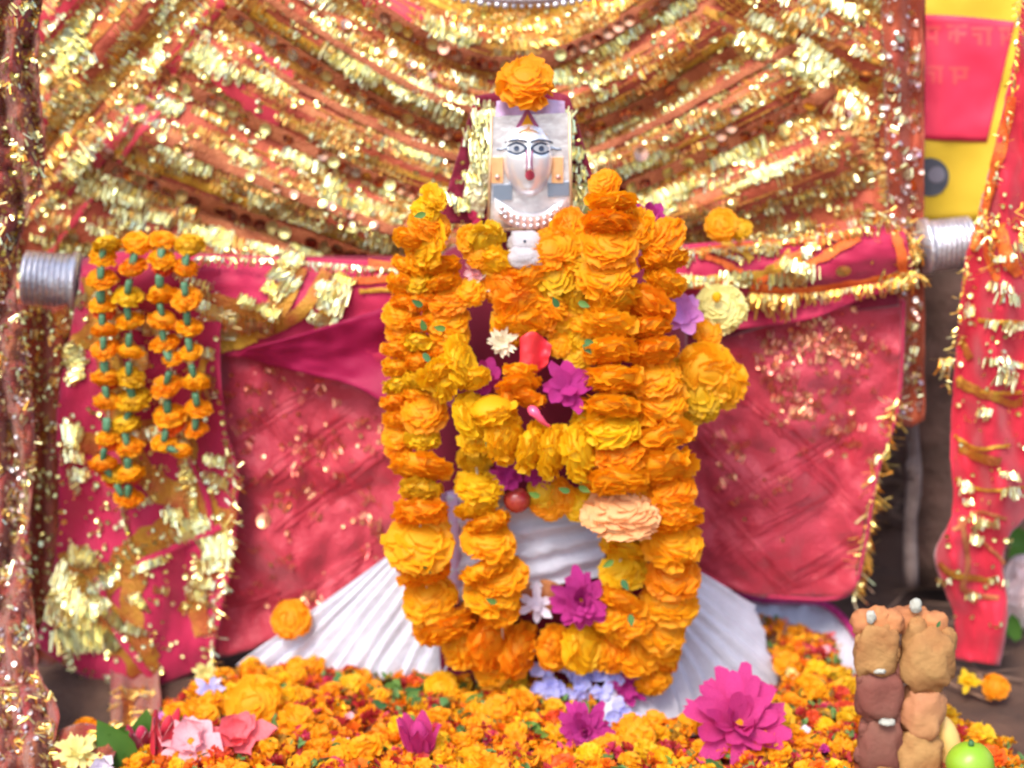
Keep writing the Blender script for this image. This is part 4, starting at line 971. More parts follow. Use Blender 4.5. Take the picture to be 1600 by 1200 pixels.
for (x, y, n, l, k) in [(755, 185, 12, 30, 6), (765, 210, 10, 30, 4), (750, 235, 12, 26, 5), (757, 260, 8, 20, 3), (760, 165, 8, 14, 2), (890, 190, 9, 26, 3), (880, 215, 8, 22, 3), (895, 240, 9, 26, 3), (905, 270, 7, 20, 2), (705, 315, 7, 20, 3), (722, 325, 6, 18, 3), (885, 245, 8, 12, 2), (905, 200, 9, 22, 2), (912, 300, 8, 22, 3), (900, 320, 7, 16, 2), (895, 180, 10, 20, 3), (740, 210, 8, 24, 3), (735, 280, 8, 22, 3)]:
    for j in range(k): zari(z2, hv, x+R.uniform(-6, 6), y+R.uniform(-6, 6), R.uniform(-.3, .3), n, l*R.uniform(.6, 1), 3.6, 3.6, .14, .010, pitch=R.uniform(.2, .42))
for k in range(120): sequin(q, hv, R.choice([R.uniform(710, 770), R.uniform(885, 925)]), R.uniform(160, 345), R.uniform(2.5, 4.5), .35, .010, 6)
kind(z2.build('gold_thread', 'zari', t, smooth=False), 'stuff'); kind(q.build('small_sequin', 'sequin_gold', t, smooth=False), 'stuff')

# ================================================================== GARLANDS
O, Yl, Am, Oc, Ro = 'orange', 'yellow', 'amber', 'ochre', 'red_orange'
yf = lambda x, y: -.03+.085*max(0, (y-850)/250)
garland('long outer marigold garland looping round the idol from shoulder to shoulder', [
    (662, 646, 32, O), (660, 686, 24, Oc), (657, 727, 40, O), (658, 763, 30, Oc), (658, 798, 38, O), (656, 848, 49, Am), (662, 890, 37, O), (672, 938, 36, Am), (695, 975, 46, Am), (722, 1008, 34, Am), (767, 1000, 47, O), (808, 1018, 42, O),
    (864, 1012, 31, O), (912, 1008, 38, Yl), (956, 1016, 33, O), (996, 1015, 40, O), (1030, 980, 36, Am), (1046, 940, 38, Am), (1052, 898, 38, O), (1052, 852, 41, O), (1054, 810, 38, O), (1048, 771, 36, O), (1036, 729, 44, Am), (1034, 678, 46, O), (1026, 628, 40, Am), (1022, 590, 38, O),
    (1020, 548, 38, O), (1012, 510, 36, O), (1008, 474, 38, O), (1040, 440, 30, Am), (1036, 405, 34, O), (1036, 372, 34, O), (996, 358, 30, Am)], yf)
garland('thick orange marigold garland hanging straight down over the right shoulder', [(945, 288, 22, O), (956, 315, 33, O), (950, 347, 38, O), (952, 382, 40, O), (948, 430, 42, O), (962, 468, 38, Am), (952, 506, 38, O), (952, 546, 40, O), (958, 590, 44, O), (958, 632, 42, O), (955, 668, 40, Yl), (968, 706, 36, O), (962, 748, 46, Am), (975, 790, 36, Am, .02)], -.05)
garland('yellow marigold garland hanging on the idol chest in a short loop', [(737, 650, 36, Yl), (768, 640, 34, Yl), (745, 685, 26, Yl, .02), (787, 686, 36, Yl), (829, 698, 38, Yl), (864, 704, 36, Yl), (904, 706, 40, Yl), (938, 672, 34, Yl, .02), (912, 654, 24, Oc, .03)], -.06)
garland('inner marigold garland strand ending beside the white waist cloth', [(742, 716, 24, Oc, .02), (748, 762, 32, Yl), (744, 792, 30, Yl), (764, 815, 32, Am), (763, 846, 38, O), (760, 892, 38, Am), (786, 900, 34, O), (770, 930, 36, Am), (782, 955, 28, O), (787, 1062, 32, Oc, .08), (768, 1045, 26, Am, .06)], -.02)
garland('short yellow marigold strand with green stems below the peach flower', [(958, 834, 30, Yl), (990, 840, 26, Oc, .01), (975, 858, 34, Yl), (968, 892, 28, Yl), (990, 895, 22, Oc), (972, 940, 36, Am), (955, 958, 30, O), (990, 965, 32, O), (965, 985, 26, Am)], .0)
garland('marigold garland packed round the neck below the white knot', [(735, 374, 20, O), (758, 372, 28, Oc), (748, 398, 20, Am), (776, 410, 28, Yl), (735, 456, 22, O), (790, 448, 32, O), (832, 432, 32, O), (815, 470, 38, O), (850, 462, 30, O), (812, 505, 36, Am), (845, 495, 30, O), (870, 470, 30, O), (868, 432, 32, Oc), (860, 392, 30, O), (885, 378, 34, O), (905, 400, 28, Oc), (890, 350, 22, O), (900, 430, 28, O), (905, 465, 30, Oc), (915, 500, 26, O)], -.01, face=.6)
garland('small flowered marigold strand at the left edge of the idol', [(655, 405, 26, Am), (635, 415, 20, O), (630, 445, 24, O), (632, 470, 20, O), (625, 492, 24, O), (625, 520, 20, O), (622, 546, 24, O), (620, 574, 22, O), (622, 602, 22, Oc), (622, 628, 24, O), (622, 655, 20, O), (621, 682, 22, O), (622, 700, 18, O)], -.0)
garland('second marigold strand beside the left edge of the idol', [(688, 416, 28, O), (690, 442, 26, O), (700, 466, 30, O), (697, 496, 32, O), (702, 520, 28, Am), (694, 540, 28, O), (655, 440, 20, Oc), (660, 470, 22, O), (662, 505, 22, O), (655, 535, 24, Oc), (655, 566, 22, O), (658, 596, 24, Oc), (650, 620, 22, O)], -.01)
garland('yellow topped marigold bunch on the left shoulder of the idol', [(678, 308, 20, Yl), (665, 328, 20, Yl), (672, 352, 28, O), (640, 372, 22, O), (670, 380, 34, Yl)], -.02)
garland('pair of big yellow marigolds on the left breast', [(720, 566, 36, Yl), (690, 578, 36, Yl), (738, 590, 24, Yl), (694, 596, 30, Yl)], -.06)
garland('fluffy orange marigold bunch sticking out to the right over the veil', [(1100, 580, 40, Am), (1130, 598, 34, Am), (1090, 612, 36, Oc), (1068, 598, 30, Oc), (1078, 640, 26, Oc), (1102, 640, 18, Oc), (1112, 560, 22, Am)], .02, face=.9)
garland('orange marigolds tucked in the middle of the chest', [(812, 578, 22, O), (808, 602, 30, O), (824, 620, 26, O), (795, 620, 20, O)], -.04, thread=False)
garland('loose ochre marigolds mixed with leaves between the neck garland and the right strand', [(876, 538, 18, O), (908, 530, 20, Oc), (905, 555, 22, Oc), (880, 500, 20, Yl), (895, 480, 18, Yl), (868, 505, 16, Yl)], -.01, thread=False, face=.8)
garland('ochre marigold clump hanging over the white waist cloth', [(848, 768, 22, Oc), (868, 772, 24, O), (860, 792, 20, O), (890, 782, 20, Am), (906, 790, 22, Yl), (845, 788, 16, O)], .0, thread=False, face=.8)
garland('orange marigold tassel reaching the blue flowers at lower right of the idol', [(1036, 1036, 18, O), (1028, 1056, 20, O), (1014, 1072, 20, O), (1040, 1015, 22, O)], .03, thread=False)

# left garlands with green rolled leaves
lf = MB(); tube(lf, [(0, 0, -1), (0, 0, -.5), (0, 0, .4), (0, 0, 1)], [.42, .5, .48, .4], 6); LEAF = [lf.mesh('leaf_roll', 'sea_green')]
def stringy(label, strands, Y0, group):
    root = thing('marigold_garland', label, 'garland', P(*strands[0][0][:2], Y0), group)
    for st in strands:
        W = [P(a[0], a[1], Y0+R.uniform(-.006, .006)) for a in st]
        tube(MB(), smoothline(W, len(W)*3), .0015, 5).build('string', 'string', root)
        for i, (a, q) in enumerate(zip(st, W)):
            ax = Vector((R.uniform(-.3, .3), R.uniform(-.45, -.1), R.choice((-1, 1, 1))*1.0))
            r = a[2]*U(q)*1.06; o = place('marigold', marigold(a[3], side=True), q, basis(ax, R.uniform(0, 6)), (r, r, r*R.uniform(.8, 1.05)), root)
            if a[3] == Ro or R.random() < .12: place('marigold', marigold(Ro, side=True), q+Vector((0, .004, -.45*r)), basis(-ax, R.uniform(0, 6)), r*.85, root)
            if i+1 < len(W) and (W[i+1]-q).length > .022:
                m_ = q*.42+W[i+1]*.58; place('leaf_roll', LEAF[0], m_+Vector((0, -.012, 0)), basis((W[i+1]-q)+Vector((R.uniform(-.004, .004), 0, 0))), (.015*R.uniform(.8, 1.15), .012, .0115), root)
    return root
stringy('left hanging loop of marigolds spaced by green leaf rolls, longest of the two', [
    [(167, 381, 22, Oc), (161, 403, 20, O), (159, 438, 22, O), (161, 477, 20, O), (163, 514, 19, O), (165, 548, 21, O), (167, 588, 22, O), (169, 626, 21, O), (169, 685, 18, O), (161, 722, 21, O), (178, 742, 18, Oc), (196, 776, 17, O)],
    [(214, 383, 22, O), (208, 419, 21, O), (200, 465, 22, Oc), (204, 503, 21, Am), (204, 548, 20, Am), (204, 592, 21, Oc), (210, 626, 26, Oc), (196, 660, 22, Oc), (202, 699, 20, O), (203, 738, 22, O), (203, 782, 20, O)]], .14, 'two marigold loops hanging on the pole at the left')
stringy('right hanging loop of marigolds with red fringed flowers, nearer the idol', [
    [(255, 377, 20, O), (253, 407, 20, O), (251, 458, 22, O), (256, 499, 22, O), (258, 538, 22, Am), (270, 562, 16, O), (261, 606, 24, O), (266, 652, 24, O), (256, 694, 18, O), (284, 703, 16, Am)],
    [(296, 385, 22, Oc), (289, 420, 20, O), (292, 470, 22, Am), (296, 513, 20, O), (299, 552, 18, O), (306, 595, 20, O), (310, 640, 20, O), (306, 672, 17, O)]], .14, 'two marigold loops hanging on the pole at the left')

# ================================================================== SINGLE FLOWERS
def flower(label, px, py, r, m, Y=None, layers=((12, 1, 15), (10, .8, 35), (8, .6, 55)), width=.38, ptip=.25, name='dahlia', cat='flower', tilt=(0, -1, .35), centre='amber', cup=.25, z=None, group=None):
    q = P(px, py, Y) if z is None else G(px, py, z)
    mb = dahlia_mb(R.randrange(999), layers, width, ptip, centre is not None, cup)
    o = mb.build(name, [m, centre or m], org=(0, 0, 0)); o.location = q; o.rotation_euler = basis(tilt, R.uniform(0, 6)).to_euler(); s_ = r*U(q); o.scale = (s_,)*3
    return tag(o, label, cat, group)
def single(label, px, py, r, m, Y=None, z=None, cat='marigold', tilt=(0, -1, .6), group=None, flat=1):
    q = P(px, py, Y) if z is None else G(px, py, z)
    o = place('marigold', marigold(m), q, basis(tilt, R.uniform(0, 6)), (r*U(q), r*U(q), r*U(q)*flat)); return tag(o, label, cat, group)
single('large orange marigold set on top of the idol head', 822, 130, 43, O, .03, tilt=(0, -1, .9), flat=1.1)
flower('magenta dahlia inside the lower garland loop, above the row of marigolds', 908, 938, 47, 'magenta', .0, layers=((13, 1, 5), (12, .85, 28), (10, .65, 50), (6, .45, 65)), width=.4, ptip=.45)
flower('magenta dahlia at the bottom in front of the periwinkle petals', 912, 1140, 45, 'magenta', None, z=.07, layers=((15, 1, 5), (13, .84, 28), (11, .65, 48), (6, .45, 65)), width=.36, ptip=.45)
flower('biggest hot pink flower with wide open petals at bottom centre right', 1152, 1134, 84, 'hot_pink', None, z=.085, layers=((14, 1, 12), (13, .88, 28), (10, .66, 46), (6, .42, 62)), width=.34, tilt=(.05, -.75, .7), ptip=.6)
single('peach chrysanthemum over the white waist cloth at right', 970, 804, 58, 'peach', -.06, cat='chrysanthemum', tilt=(0, -.25, 1), flat=.72).name = 'chrysanthemum'
single('pale yellow chrysanthemum with bright yellow centre right of the garlands', 1127, 482, 38, 'lemon', .06, cat='chrysanthemum', tilt=(-.15, -1, .4)).name = 'chrysanthemum'
q = MB(); c_ = P(1120, 464, .032); sphere(q, c_, (.0075, .004, .0085), 10, 7, lump=.2); o = q.build('flower_centre', 'yellow', org=c_)
ch_ = [x for x in C.objects if x.name.startswith('chrysanthemum')][-1]; bpy.context.view_layer.update(); o.parent = ch_; o.matrix_parent_inverse = ch_.matrix_basis.inverted(); o.scale = (1, 1, 1)
flower('small cream flower in the chest garlands left of the red cloth', 785, 536, 26, 'cream', -.04, layers=((14, 1, 15), (12, .75, 40)), width=.3, name='chrysanthemum', centre=None)
flower('magenta blossom right of the centre of the chest', 886, 604, 42, 'magenta', -.045, layers=((8, 1, 20), (6, .75, 45)), width=.55, ptip=.5, centre=None)
flower('magenta blossom peeping left of the chest marigolds', 760, 588, 30, 'magenta', -.02, layers=((7, 1, 20), (5, .7, 50)), width=.6, ptip=.5, centre=None)
flower('purple lilac blossom under the left breast marigolds', 722, 622, 32, 'lilac_deep' if 'lilac_deep' in MATS else 'lilac', -.015, layers=((7, 1, 20), (5, .7, 50)), width=.6, ptip=.4, centre=None)
flower('magenta petals below the yellow chest garland', 790, 742, 30, 'magenta', -.01, layers=((8, 1, 10), (5, .7, 40)), width=.6, ptip=.4, centre=None)
flower('smaller magenta petals beside the bead under the yellow garland', 845, 742, 24, 'magenta', .0, layers=((7, 1, 10), (5, .7, 40)), width=.6, ptip=.4, centre=None)
flower('magenta blossom tucked behind the right shoulder garland', 1014, 338, 28, 'magenta', .02, layers=((7, 1, 15), (5, .7, 40)), width=.6, ptip=.5, centre=None)
flower('lilac pink blossom against the right garland beside the pale yellow flower', 1065, 490, 34, 'lilac', .02, layers=((6, 1, 15), (5, .75, 45)), width=.75, ptip=.5, centre=None)
flower('light pink petals at the left of the neck garland', 742, 424, 22, 'light_pink', -.0, layers=((6, 1, 15), (5, .7, 50)), width=.6, centre=None)
flower('dark magenta carnation at the lower right beside the periwinkle petals', 978, 1078, 30, 'magenta', .03, layers=((10, 1, 10), (8, .75, 40)), width=.4, centre=None)
flower('light pink flower lying at the bottom left of the petal bed', 300, 1162, 52, 'light_pink', None, z=.07, layers=((6, 1, 15), (4, .7, 40)), width=.8, ptip=.3, tilt=(0, -.6, .8), centre='orange')
flower('salmon flower beside the light pink one at the bottom left', 372, 1152, 50, 'salmon', None, z=.07, layers=((6, 1, 20), (5, .7, 45)), width=.75, ptip=.2, tilt=(0, -.6, .8), centre=None)
flower('pale yellow curled flower at the bottom left corner beside green leaves', 122, 1176, 34, 'lemon', None, z=.05, layers=((16, 1, 10), (10, .7, 40)), width=.35, ptip=.6, tilt=(.2, -.6, .8), centre=None, name='chrysanthemum')
flower('white lilac blossom at the bottom left edge of the frame', 160, 1200, 26, 'white_petal', None, z=.045, layers=((6, 1, 20), (5, .7, 45)), width=.7, centre=None)
flower('pale periwinkle petals at the upper left of the petal bed', 328, 1078, 24, 'periwinkle', None, z=.07, layers=((6, 1, 20), (4, .6, 50)), width=.5, centre=None)
flower('small lemon flower at the top left of the petal bed', 322, 1052, 22, 'lemon', None, z=.07, layers=((12, 1, 15), (9, .7, 45)), width=.35, centre=None, name='chrysanthemum')
flower('white lilac petals inside the lower garland loop', 838, 945, 30, 'white_petal', .02, layers=((6, 1, 20), (4, .6, 50)), width=.5, centre=None)
flower('yellow open flower on the dirt at right', 1513, 1066, 20, 'yellow', z=.03, Y=None, layers=((7, 1, 15), (5, .6, 45)), width=.6, centre=None, tilt=(0, -.5, 1))
single('orange marigold on the dirt at the far right', 1556, 1074, 20, O, z=.03)
single('orange marigold resting where veil meets white skirt at the left', 455, 968, 30, O, .14)
single('yellow marigold resting on the pole cloth right of the idol', 1128, 352, 26, Am, .17)
single('smaller tan marigold on the pole cloth beside the yellow one', 1158, 358, 17, Oc, .17)
single('small orange marigold under the pale yellow chrysanthemum', 1106, 518, 22, O, .04)
single('bright orange marigold at the upper left of the petal bed', 398, 1098, 42, Am, z=.075)
single('orange marigold at the lower left beside dark leaves', 133, 1146, 24, O, z=.03)
single('yellow marigold among green leaves at the centre of the petal bed', 690, 1076, 26, Yl, z=.065)
# buds, cloth scraps, bead
def bud(label, px, py, r, m, z, sc=(1, .8, 1.3), tilt=(0, -.2, 1), name='flower_bud', cat='bud'):
    mb = MB(); rnd = random.Random(px); q = G(px, py, z)
    for k in range(7):
        th = k*2.4; d = Vector((math.cos(th)*.35, math.sin(th)*.35, 1)).normalized(); wv = Vector((-math.sin(th), math.cos(th), 0))
        petal(mb, Vector((math.cos(th)*.35, math.sin(th)*.35, -.8)), (d+Vector((0, 0, .2))).normalized(), wv, 1.7, 1.1, rnd, prof=((0, .3), (.3, 1), (.65, .9), (1, .15)), cup=-.4, ruffle=.03, tipdrop=-.12)
    sphere(mb, (0, 0, -.1), (.55, .55, .85), 10, 7)
    o = mb.build(name, m, org=(0, 0, 0)); o.location = q; o.rotation_euler = basis(tilt, R.uniform(0, 6)).to_euler(); s_ = r*U(q); o.scale = (s_*sc[0], s_*sc[1], s_*sc[2]); return tag(o, label, cat)
bud('shiny hot pink bud standing in the petals at bottom centre', 655, 1150, 30, 'hot_pink', .085)
bud('tall red furled bud between scarf tail and light pink flower', 258, 1150, 26, 'scarf_red', .075, sc=(1, .8, 1.9), tilt=(.25, 0, 1))
bud('deep pink petal roll left of the light pink flower', 222, 1150, 20, 'cloth_crimson', .06)
q = MB(); sphere(q, P(808, 781, -.01), (.022, .02, .021), 18, 12, lump=.04); tag(q.build('red_bead', 'bead'), 'dark red glossy berry hanging over the white waist cloth', 'berry')
sh = Sheet([(812, 528), (835, 518), (862, 540)], [(812, 590), (835, 585), (855, 570)], lambda x, y, u, v: -.035-.012*math.sin(u*6)+.006*fbm(x/8, y/8), 14, 12)
t = thing('red_cloth_scrap', 'small bright red folded cloth scrap on the chest garlands', 'cloth', P(835, 585, -.03)); mat('bright_red', lin((242, 62, 66)), .5, col2=lin((228, 50, 70)), scale=20); sh.build('scrap', 'bright_red', t)
q = MB(); tube(q, smoothline([P(826, 636, -.07), P(836, 645, -.075), P(842, 652, -.075), P(852, 662, -.07), P(862, 668, -.06)], 12), [.003, .007, .009, .008, .006, .006, .005, .004, .003, .003, .002, .001], 8)
tag(q.build('plastic_ribbon', 'pink_plastic'), 'glossy pink plastic curl above the yellow chest garland', 'ribbon')
sh = Sheet([(818, 912), (850, 905), (880, 915)], [(800, 950), (845, 960), (880, 940)], lambda x, y, u, v: .05+.006*math.sin(x/6), 14, 8)
t = thing('rust_petal', 'rust brown cloth leaf beside the magenta dahlia in the lower loop', 'leaf', P(840, 955, .05)); sh.build('blade', 'dough_orange', t)

# periwinkle petals
t = thing('periwinkle_sprig', 'sprig of pale periwinkle blue blossoms under the lower garland row', 'flower', P(900, 1070, .04))
pm = dahlia_mb(5, ((5, 1, 25),), .8, .6, False, .2).mesh('blossom', ['periwinkle', 'periwinkle'])
for k in range(44):
    a = R.uniform(0, 6.28); rr = math.sqrt(R.random()); x, y = 900+rr*72*math.cos(a), 1062+rr*30*math.sin(a)
    if k > 34: x, y = R.uniform(955, 1010), R.uniform(1100, 1140)
    q = P(x, y, .035-.0008*(y-1060)); place('blossom', pm, q, basis((R.uniform(-.5, .5), -1, R.uniform(0, .9)), R.uniform(0, 6)), R.uniform(11, 17)*U(q), t)
# leaf bits tucked in the garlands
def leafbit(px, py, Y, L=20, W=11): 
    mb = MB(); q = P(px, py, Y); u = U(q); a = R.uniform(0, 6.28); leafblade(mb, q, (math.cos(a), -.2, math.sin(a)), L*u, W*u, 4, 0); return tag(mb.build('leaf', 'green'), LB, 'leaf', 'green leaf bits tucked among the garland flowers')
LB = 'small green leaf bit tucked among the garland flowers'
for (x, y) in [(660, 478), (664, 516), (696, 514), (662, 552), (765, 672), (760, 690), (897, 740), (890, 768), (905, 760), (958, 876), (972, 906), (660, 882), (776, 942), (912, 538), (914, 532), (904, 472), (872, 480), (843, 776), (665, 334), (985, 960)]: leafbit(x, y, -.068)

# ================================================================== PETAL BED
bound = [G(x, y, .05) for x, y in [(185, 1400), (190, 1170), (225, 1120), (265, 1075), (330, 1040), (430, 1028), (660, 1030), (1000, 1040), (1090, 980), (1130, 948), (1190, 950), (1320, 985), (1350, 1050), (1370, 1110), (1420, 1075), (1500, 1100), (1560, 1130), (1610, 1190), (1680, 1400), (800, 1400)]]
def inside(x, y):
    c = False; n = len(bound)
    for i in range(n):
        a, b = bound[i], bound[(i+1) % n]
        if (a.y > y) != (b.y > y) and x < (b.x-a.x)*(y-a.y)/(b.y-a.y)+a.x: c = not c
    return c
def edge(x, y):
    d = 9; p = Vector((x, y)); n = len(bound)
    for i in range(n):
        a, b = Vector(bound[i][:2]), Vector(bound[(i+1) % n][:2]); ab = b-a; t_ = max(0, min(1, (p-a).dot(ab)/ab.length_squared)); d = min(d, (p-a-ab*t_).length)
    return d if inside(x, y) else -d
SKZ = [(1085, 935), (1170, 945), (1225, 1085), (1140, 1146), (1060, 1152), (925, 1146), (925, 1050)]
def to_px(v):
    d = Vector(v)-CAM; dep = d.y*cp-d.z*sp; return 800+F*d.x/dep, 600-F*(d.y*sp+d.z*cp)/dep
def underskirt(x, y):
    X, Y_ = to_px((x, y, .03)); c = False
    for i in range(len(SKZ)):
        a, b = SKZ[i], SKZ[(i+1) % len(SKZ)]
        if (a[1] > Y_) != (b[1] > Y_) and X < (b[0]-a[0])*(Y_-a[1])/(b[1]-a[1])+a[0]: c = not c
    return c
def bedz(x, y):
    if underskirt(x, y): return -.01
    e = edge(x, y); return (.045*max(0, min(1, e/.07))**.6 if e > 0 else -.02)+.012*fbm(x*14, y*14, 3)*(1 if e > 0 else 0)
mb = MB(); vs = []; fs = []; nx_, ny_ = 110, 60
for j in range(ny_):
    for i in range(nx_): x = -.75+1.6*i/(nx_-1); y = -.42+.95*j/(ny_-1); vs.append((x, y, bedz(x, y)-.006))
for j in range(ny_-1):
    for i in range(nx_-1): a = j*nx_+i; fs.append((a, a+1, a+nx_+1, a+nx_))
mb.add(vs, fs); o = kind(mb.build('petal_heap', 'bed_base', org=Vector((0, 0, 0))), 'stuff')
bed = MB(); tints = [((.92, .30, .003), 36), ((.94, .38, .004), 28), ((.92, .50, .006), 12), ((.80, .16, .006), 14), ((.42, .02, .02), 24), ((.12, .24, .06), 20), ((.68, .05, .14), 5), ((.5, .25, .02), 6)]
tl = [c for c, w_ in tints for _ in range(w_)]
shapes = []
for s_ in range(5):
    m_ = MB(); rnd = random.Random(s_)
    for k in range(13):
        z = 1-1.3*(k+.5)/13; r = math.sqrt(1-z*z); th = k*2.4+rnd.uniform(-.3, .3); d = Vector((r*math.cos(th), r*math.sin(th), z)).normalized()
        t1 = d.orthogonal().normalized(); a = rnd.uniform(0, 3.1); wv = t1*math.cos(a)+d.cross(t1)*math.sin(a)
        petal(m_, d*.25, d, wv, rnd.uniform(.6, .9), rnd.uniform(.7, 1.0), rnd, prof=((0, .4), (1, 1)), ruffle=.15, cols=3, cup=.3)
    shapes.append(m_)
pm_ = MB(); petal(pm_, Vector((-.7, 0, 0)), Vector((1, 0, .1)).normalized(), Vector((0, 1, 0)), 1.5, .9, random.Random(2), prof=((0, .2), (.5, 1), (1, .5)), cup=.35)
k = 0
def bump(m_, x, y, z, s_, c, rot):
    k2 = R.uniform(.82, 1.15); cc = (min(.97, c[0]*k2), c[1]*k2, c[2]*k2)
    bed.add([rot @ (Vector(v)*s_)+Vector((x, y, z)) for v in m_.v], m_.f, 0, cc)
for k in range(6000):
    x, y = R.uniform(-.72, .85), R.uniform(-.26, .46)
    e = edge(x, y)
    if e < -.02 or (e < 0 and R.random() < .6) or underskirt(x, y): continue
    X_ = to_px((x, y, .05))[0]
    if y < -.15 and 1330 < X_ < 1490: continue
    z = max(.004, bedz(x, y)); c = R.choice(tl); t_ = R.random()
    if c[1] > c[0] or t_ < .22:
        for _ in range(2): bump(pm_, x+R.uniform(-.01, .01), y, z+.007+R.uniform(0, .008), R.uniform(.008, .014), c, Euler((R.uniform(-.9, .9), R.uniform(-.9, .9), R.uniform(0, 6))).to_matrix())
    else:
        bump(R.choice(shapes), x, y, z+R.uniform(.002, .010), R.uniform(.009, .0155), c, Euler((R.uniform(-.7, .9), R.uniform(-.7, .7), R.uniform(0, 6))).to_matrix())
kind(bed.build('loose_petals', 'bed', org=Vector((0, 0, 0))), 'stuff')
# heads lying on the bed that can be told apart
HL = {'orange': 'small orange marigold head lying on the petal bed', 'yellow': 'small yellow marigold head lying on the petal bed', 'amber': 'small amber marigold head lying on the petal bed', 'red_orange': 'small red orange marigold head lying on the petal bed', 'ochre': 'small ochre marigold head lying on the petal bed'}
pts = []; tries = 0
while len(pts) < 150 and tries < 9000:
    tries += 1; px, py = R.uniform(180, 1600), R.uniform(1035 if tries % 3 else 950, 1215); p = G(px, py, .055)
    if edge(p.x, p.y) < .004 or any((p-q_).length < .021 for q_ in pts): continue
    if underskirt(p.x, p.y) or (p.y < -.1 and 1325 < px < 1492): continue
    pts.append(p); c = R.choice([O, O, O, O, Am, Am, Yl, Ro, Oc]); r = R.uniform(13, 21 if R.random() < .75 else 29)*U(p)
    o = place('marigold', floret(c), Vector((p.x, p.y, bedz(p.x, p.y)+r*.7)), basis((R.uniform(-.5, .5), R.uniform(-.9, .1), 1), R.uniform(0, 6)), r)
    tag(o, HL[c], 'marigold', HL[c].replace('head', 'heads'))
for k in range(70):
    px, py = (R.gauss(660, 55), R.gauss(1085, 16)) if k < 30 else (R.uniform(250, 1330), R.uniform(1060, 1200)); p = G(px, py, .06)
    if edge(p.x, p.y) < .01 or underskirt(p.x, p.y) or (p.y < -.1 and 1325 < px < 1492): continue
    mb = MB(); q = Vector((p.x, p.y, bedz(p.x, p.y)+.016)); a = R.uniform(0, 6.28); leafblade(mb, q, (math.cos(a), math.sin(a)-.2, R.uniform(.1, .6)), R.uniform(.022, .042), R.uniform(.013, .022), 5, .2)
    tag(mb.build('leaf', 'green'), 'small green leaf lying on the petal bed', 'leaf', 'green leaves lying on the petal bed')
PK = dahlia_mb(8, ((5, 1, 25), (3, .6, 50)), .8, .4, False, .2)
PKM = {c: PK.mesh('blossom', [c, c]) for c in ('magenta', 'light_pink', 'white_petal', 'lilac', 'salmon', 'lemon', 'bright_red')}
PL = {'magenta': 'small magenta blossom lying on the petal bed', 'light_pink': 'small light pink blossom lying on the petal bed', 'white_petal': 'small white blossom lying on the petal bed', 'lilac': 'small lilac blossom lying on the petal bed', 'salmon': 'small salmon blossom lying on the petal bed', 'lemon': 'small pale yellow blossom lying on the petal bed', 'bright_red': 'small bright red blossom lying on the petal bed'}
for k in range(60):
    px, py = R.uniform(220, 1600), R.uniform(955, 1200); p = G(px, py, .06)
    if edge(p.x, p.y) < .01 or underskirt(p.x, p.y) or (p.y < -.1 and 1325 < px < 1492): continue
    c = R.choice(list(PKM)); o = place('blossom', PKM[c], Vector((p.x, p.y, bedz(p.x, p.y)+.012)), basis((R.uniform(-.5, .5), -.5, 1), R.uniform(0, 6)), R.uniform(.009, .014)); tag(o, PL[c], 'blossom', PL[c].replace('blossom', 'blossoms'))

MARKS = [(1152, 1134, 'the biggest hot pink flower'), (912, 1140, 'the front magenta dahlia'), (655, 1150, 'the hot pink bud'), (372, 1152, 'the salmon flower'), (258, 1120, 'the scarf tail'), (398, 1098, 'the big marigold'), (690, 1076, 'the green leaves'), (500, 1060, 'the left hem'), (900, 1075, 'the periwinkle petals'),
         (1250, 980, 'the pink bordered cloth'), (1180, 1040, 'the right skirt hem'), (1320, 1080, 'the left dough stack'), (1516, 1180, 'the green lime'), (520, 1170, 'the left bottom edge'), (800, 1180, 'the middle bottom edge')]
ORD = ['leftmost', 'second', 'third', 'fourth', 'fifth', 'sixth', 'seventh', 'eighth', 'ninth', 'tenth', 'eleventh', 'twelfth', 'thirteenth', 'fourteenth', 'fifteenth', 'sixteenth', 'seventeenth', 'eighteenth', 'nineteenth', 'twentieth', 'twenty-first', 'twenty-second', 'twenty-third', 'twenty-fourth', 'twenty-fifth', 'twenty-sixth', 'twenty-seventh', 'twenty-eighth', 'twenty-ninth', 'thirtieth']
def to_px(v):
    d = Vector(v)-CAM; dep = d.y*cp-d.z*sp; return 800+F*d.x/dep, 600-F*(d.y*sp+d.z*cp)/dep
def singled(objs):
    sets = {}
    for o in objs:
        x, y = to_px(o.matrix_basis.translation); m_ = min(MARKS, key=lambda a: (a[0]-x)**2+(a[1]-y)**2); sets.setdefault((o['label'], m_[2]), []).append((x, o))
    for (lab, near), L in sets.items():
        L.sort(key=lambda a: a[0]); base = lab.replace(' lying on the petal bed', '').replace(' tucked among the garland flowers', '')
        for i, (x, o) in enumerate(L):
            o['label'] = base+' beside '+near if len(L) == 1 else (ORD[min(i, 29)]+' '+base+(' from the left' if i else '')+' beside '+near)
singled([o for o in C.objects if o.get('category') and str(o.get('label')).endswith('lying on the petal bed')])
GMARKS = MARKS; MARKS = [(725, 575, 'the left breast marigolds'), (770, 670, 'the yellow chest garland'), (655, 500, 'the left edge strands'), (895, 755, 'the ochre clump'), (965, 890, 'the short yellow strand'), (660, 880, 'the outer left garland'), (890, 490, 'the neck garland'), (912, 535, 'the loose ochre marigolds'), (780, 940, 'the white lilac petals'), (670, 330, 'the left shoulder bunch'), (850, 770, 'the red berry')]
singled([o for o in C.objects if str(o.get('label')).endswith('tucked among the garland flowers') and o.get('category')])
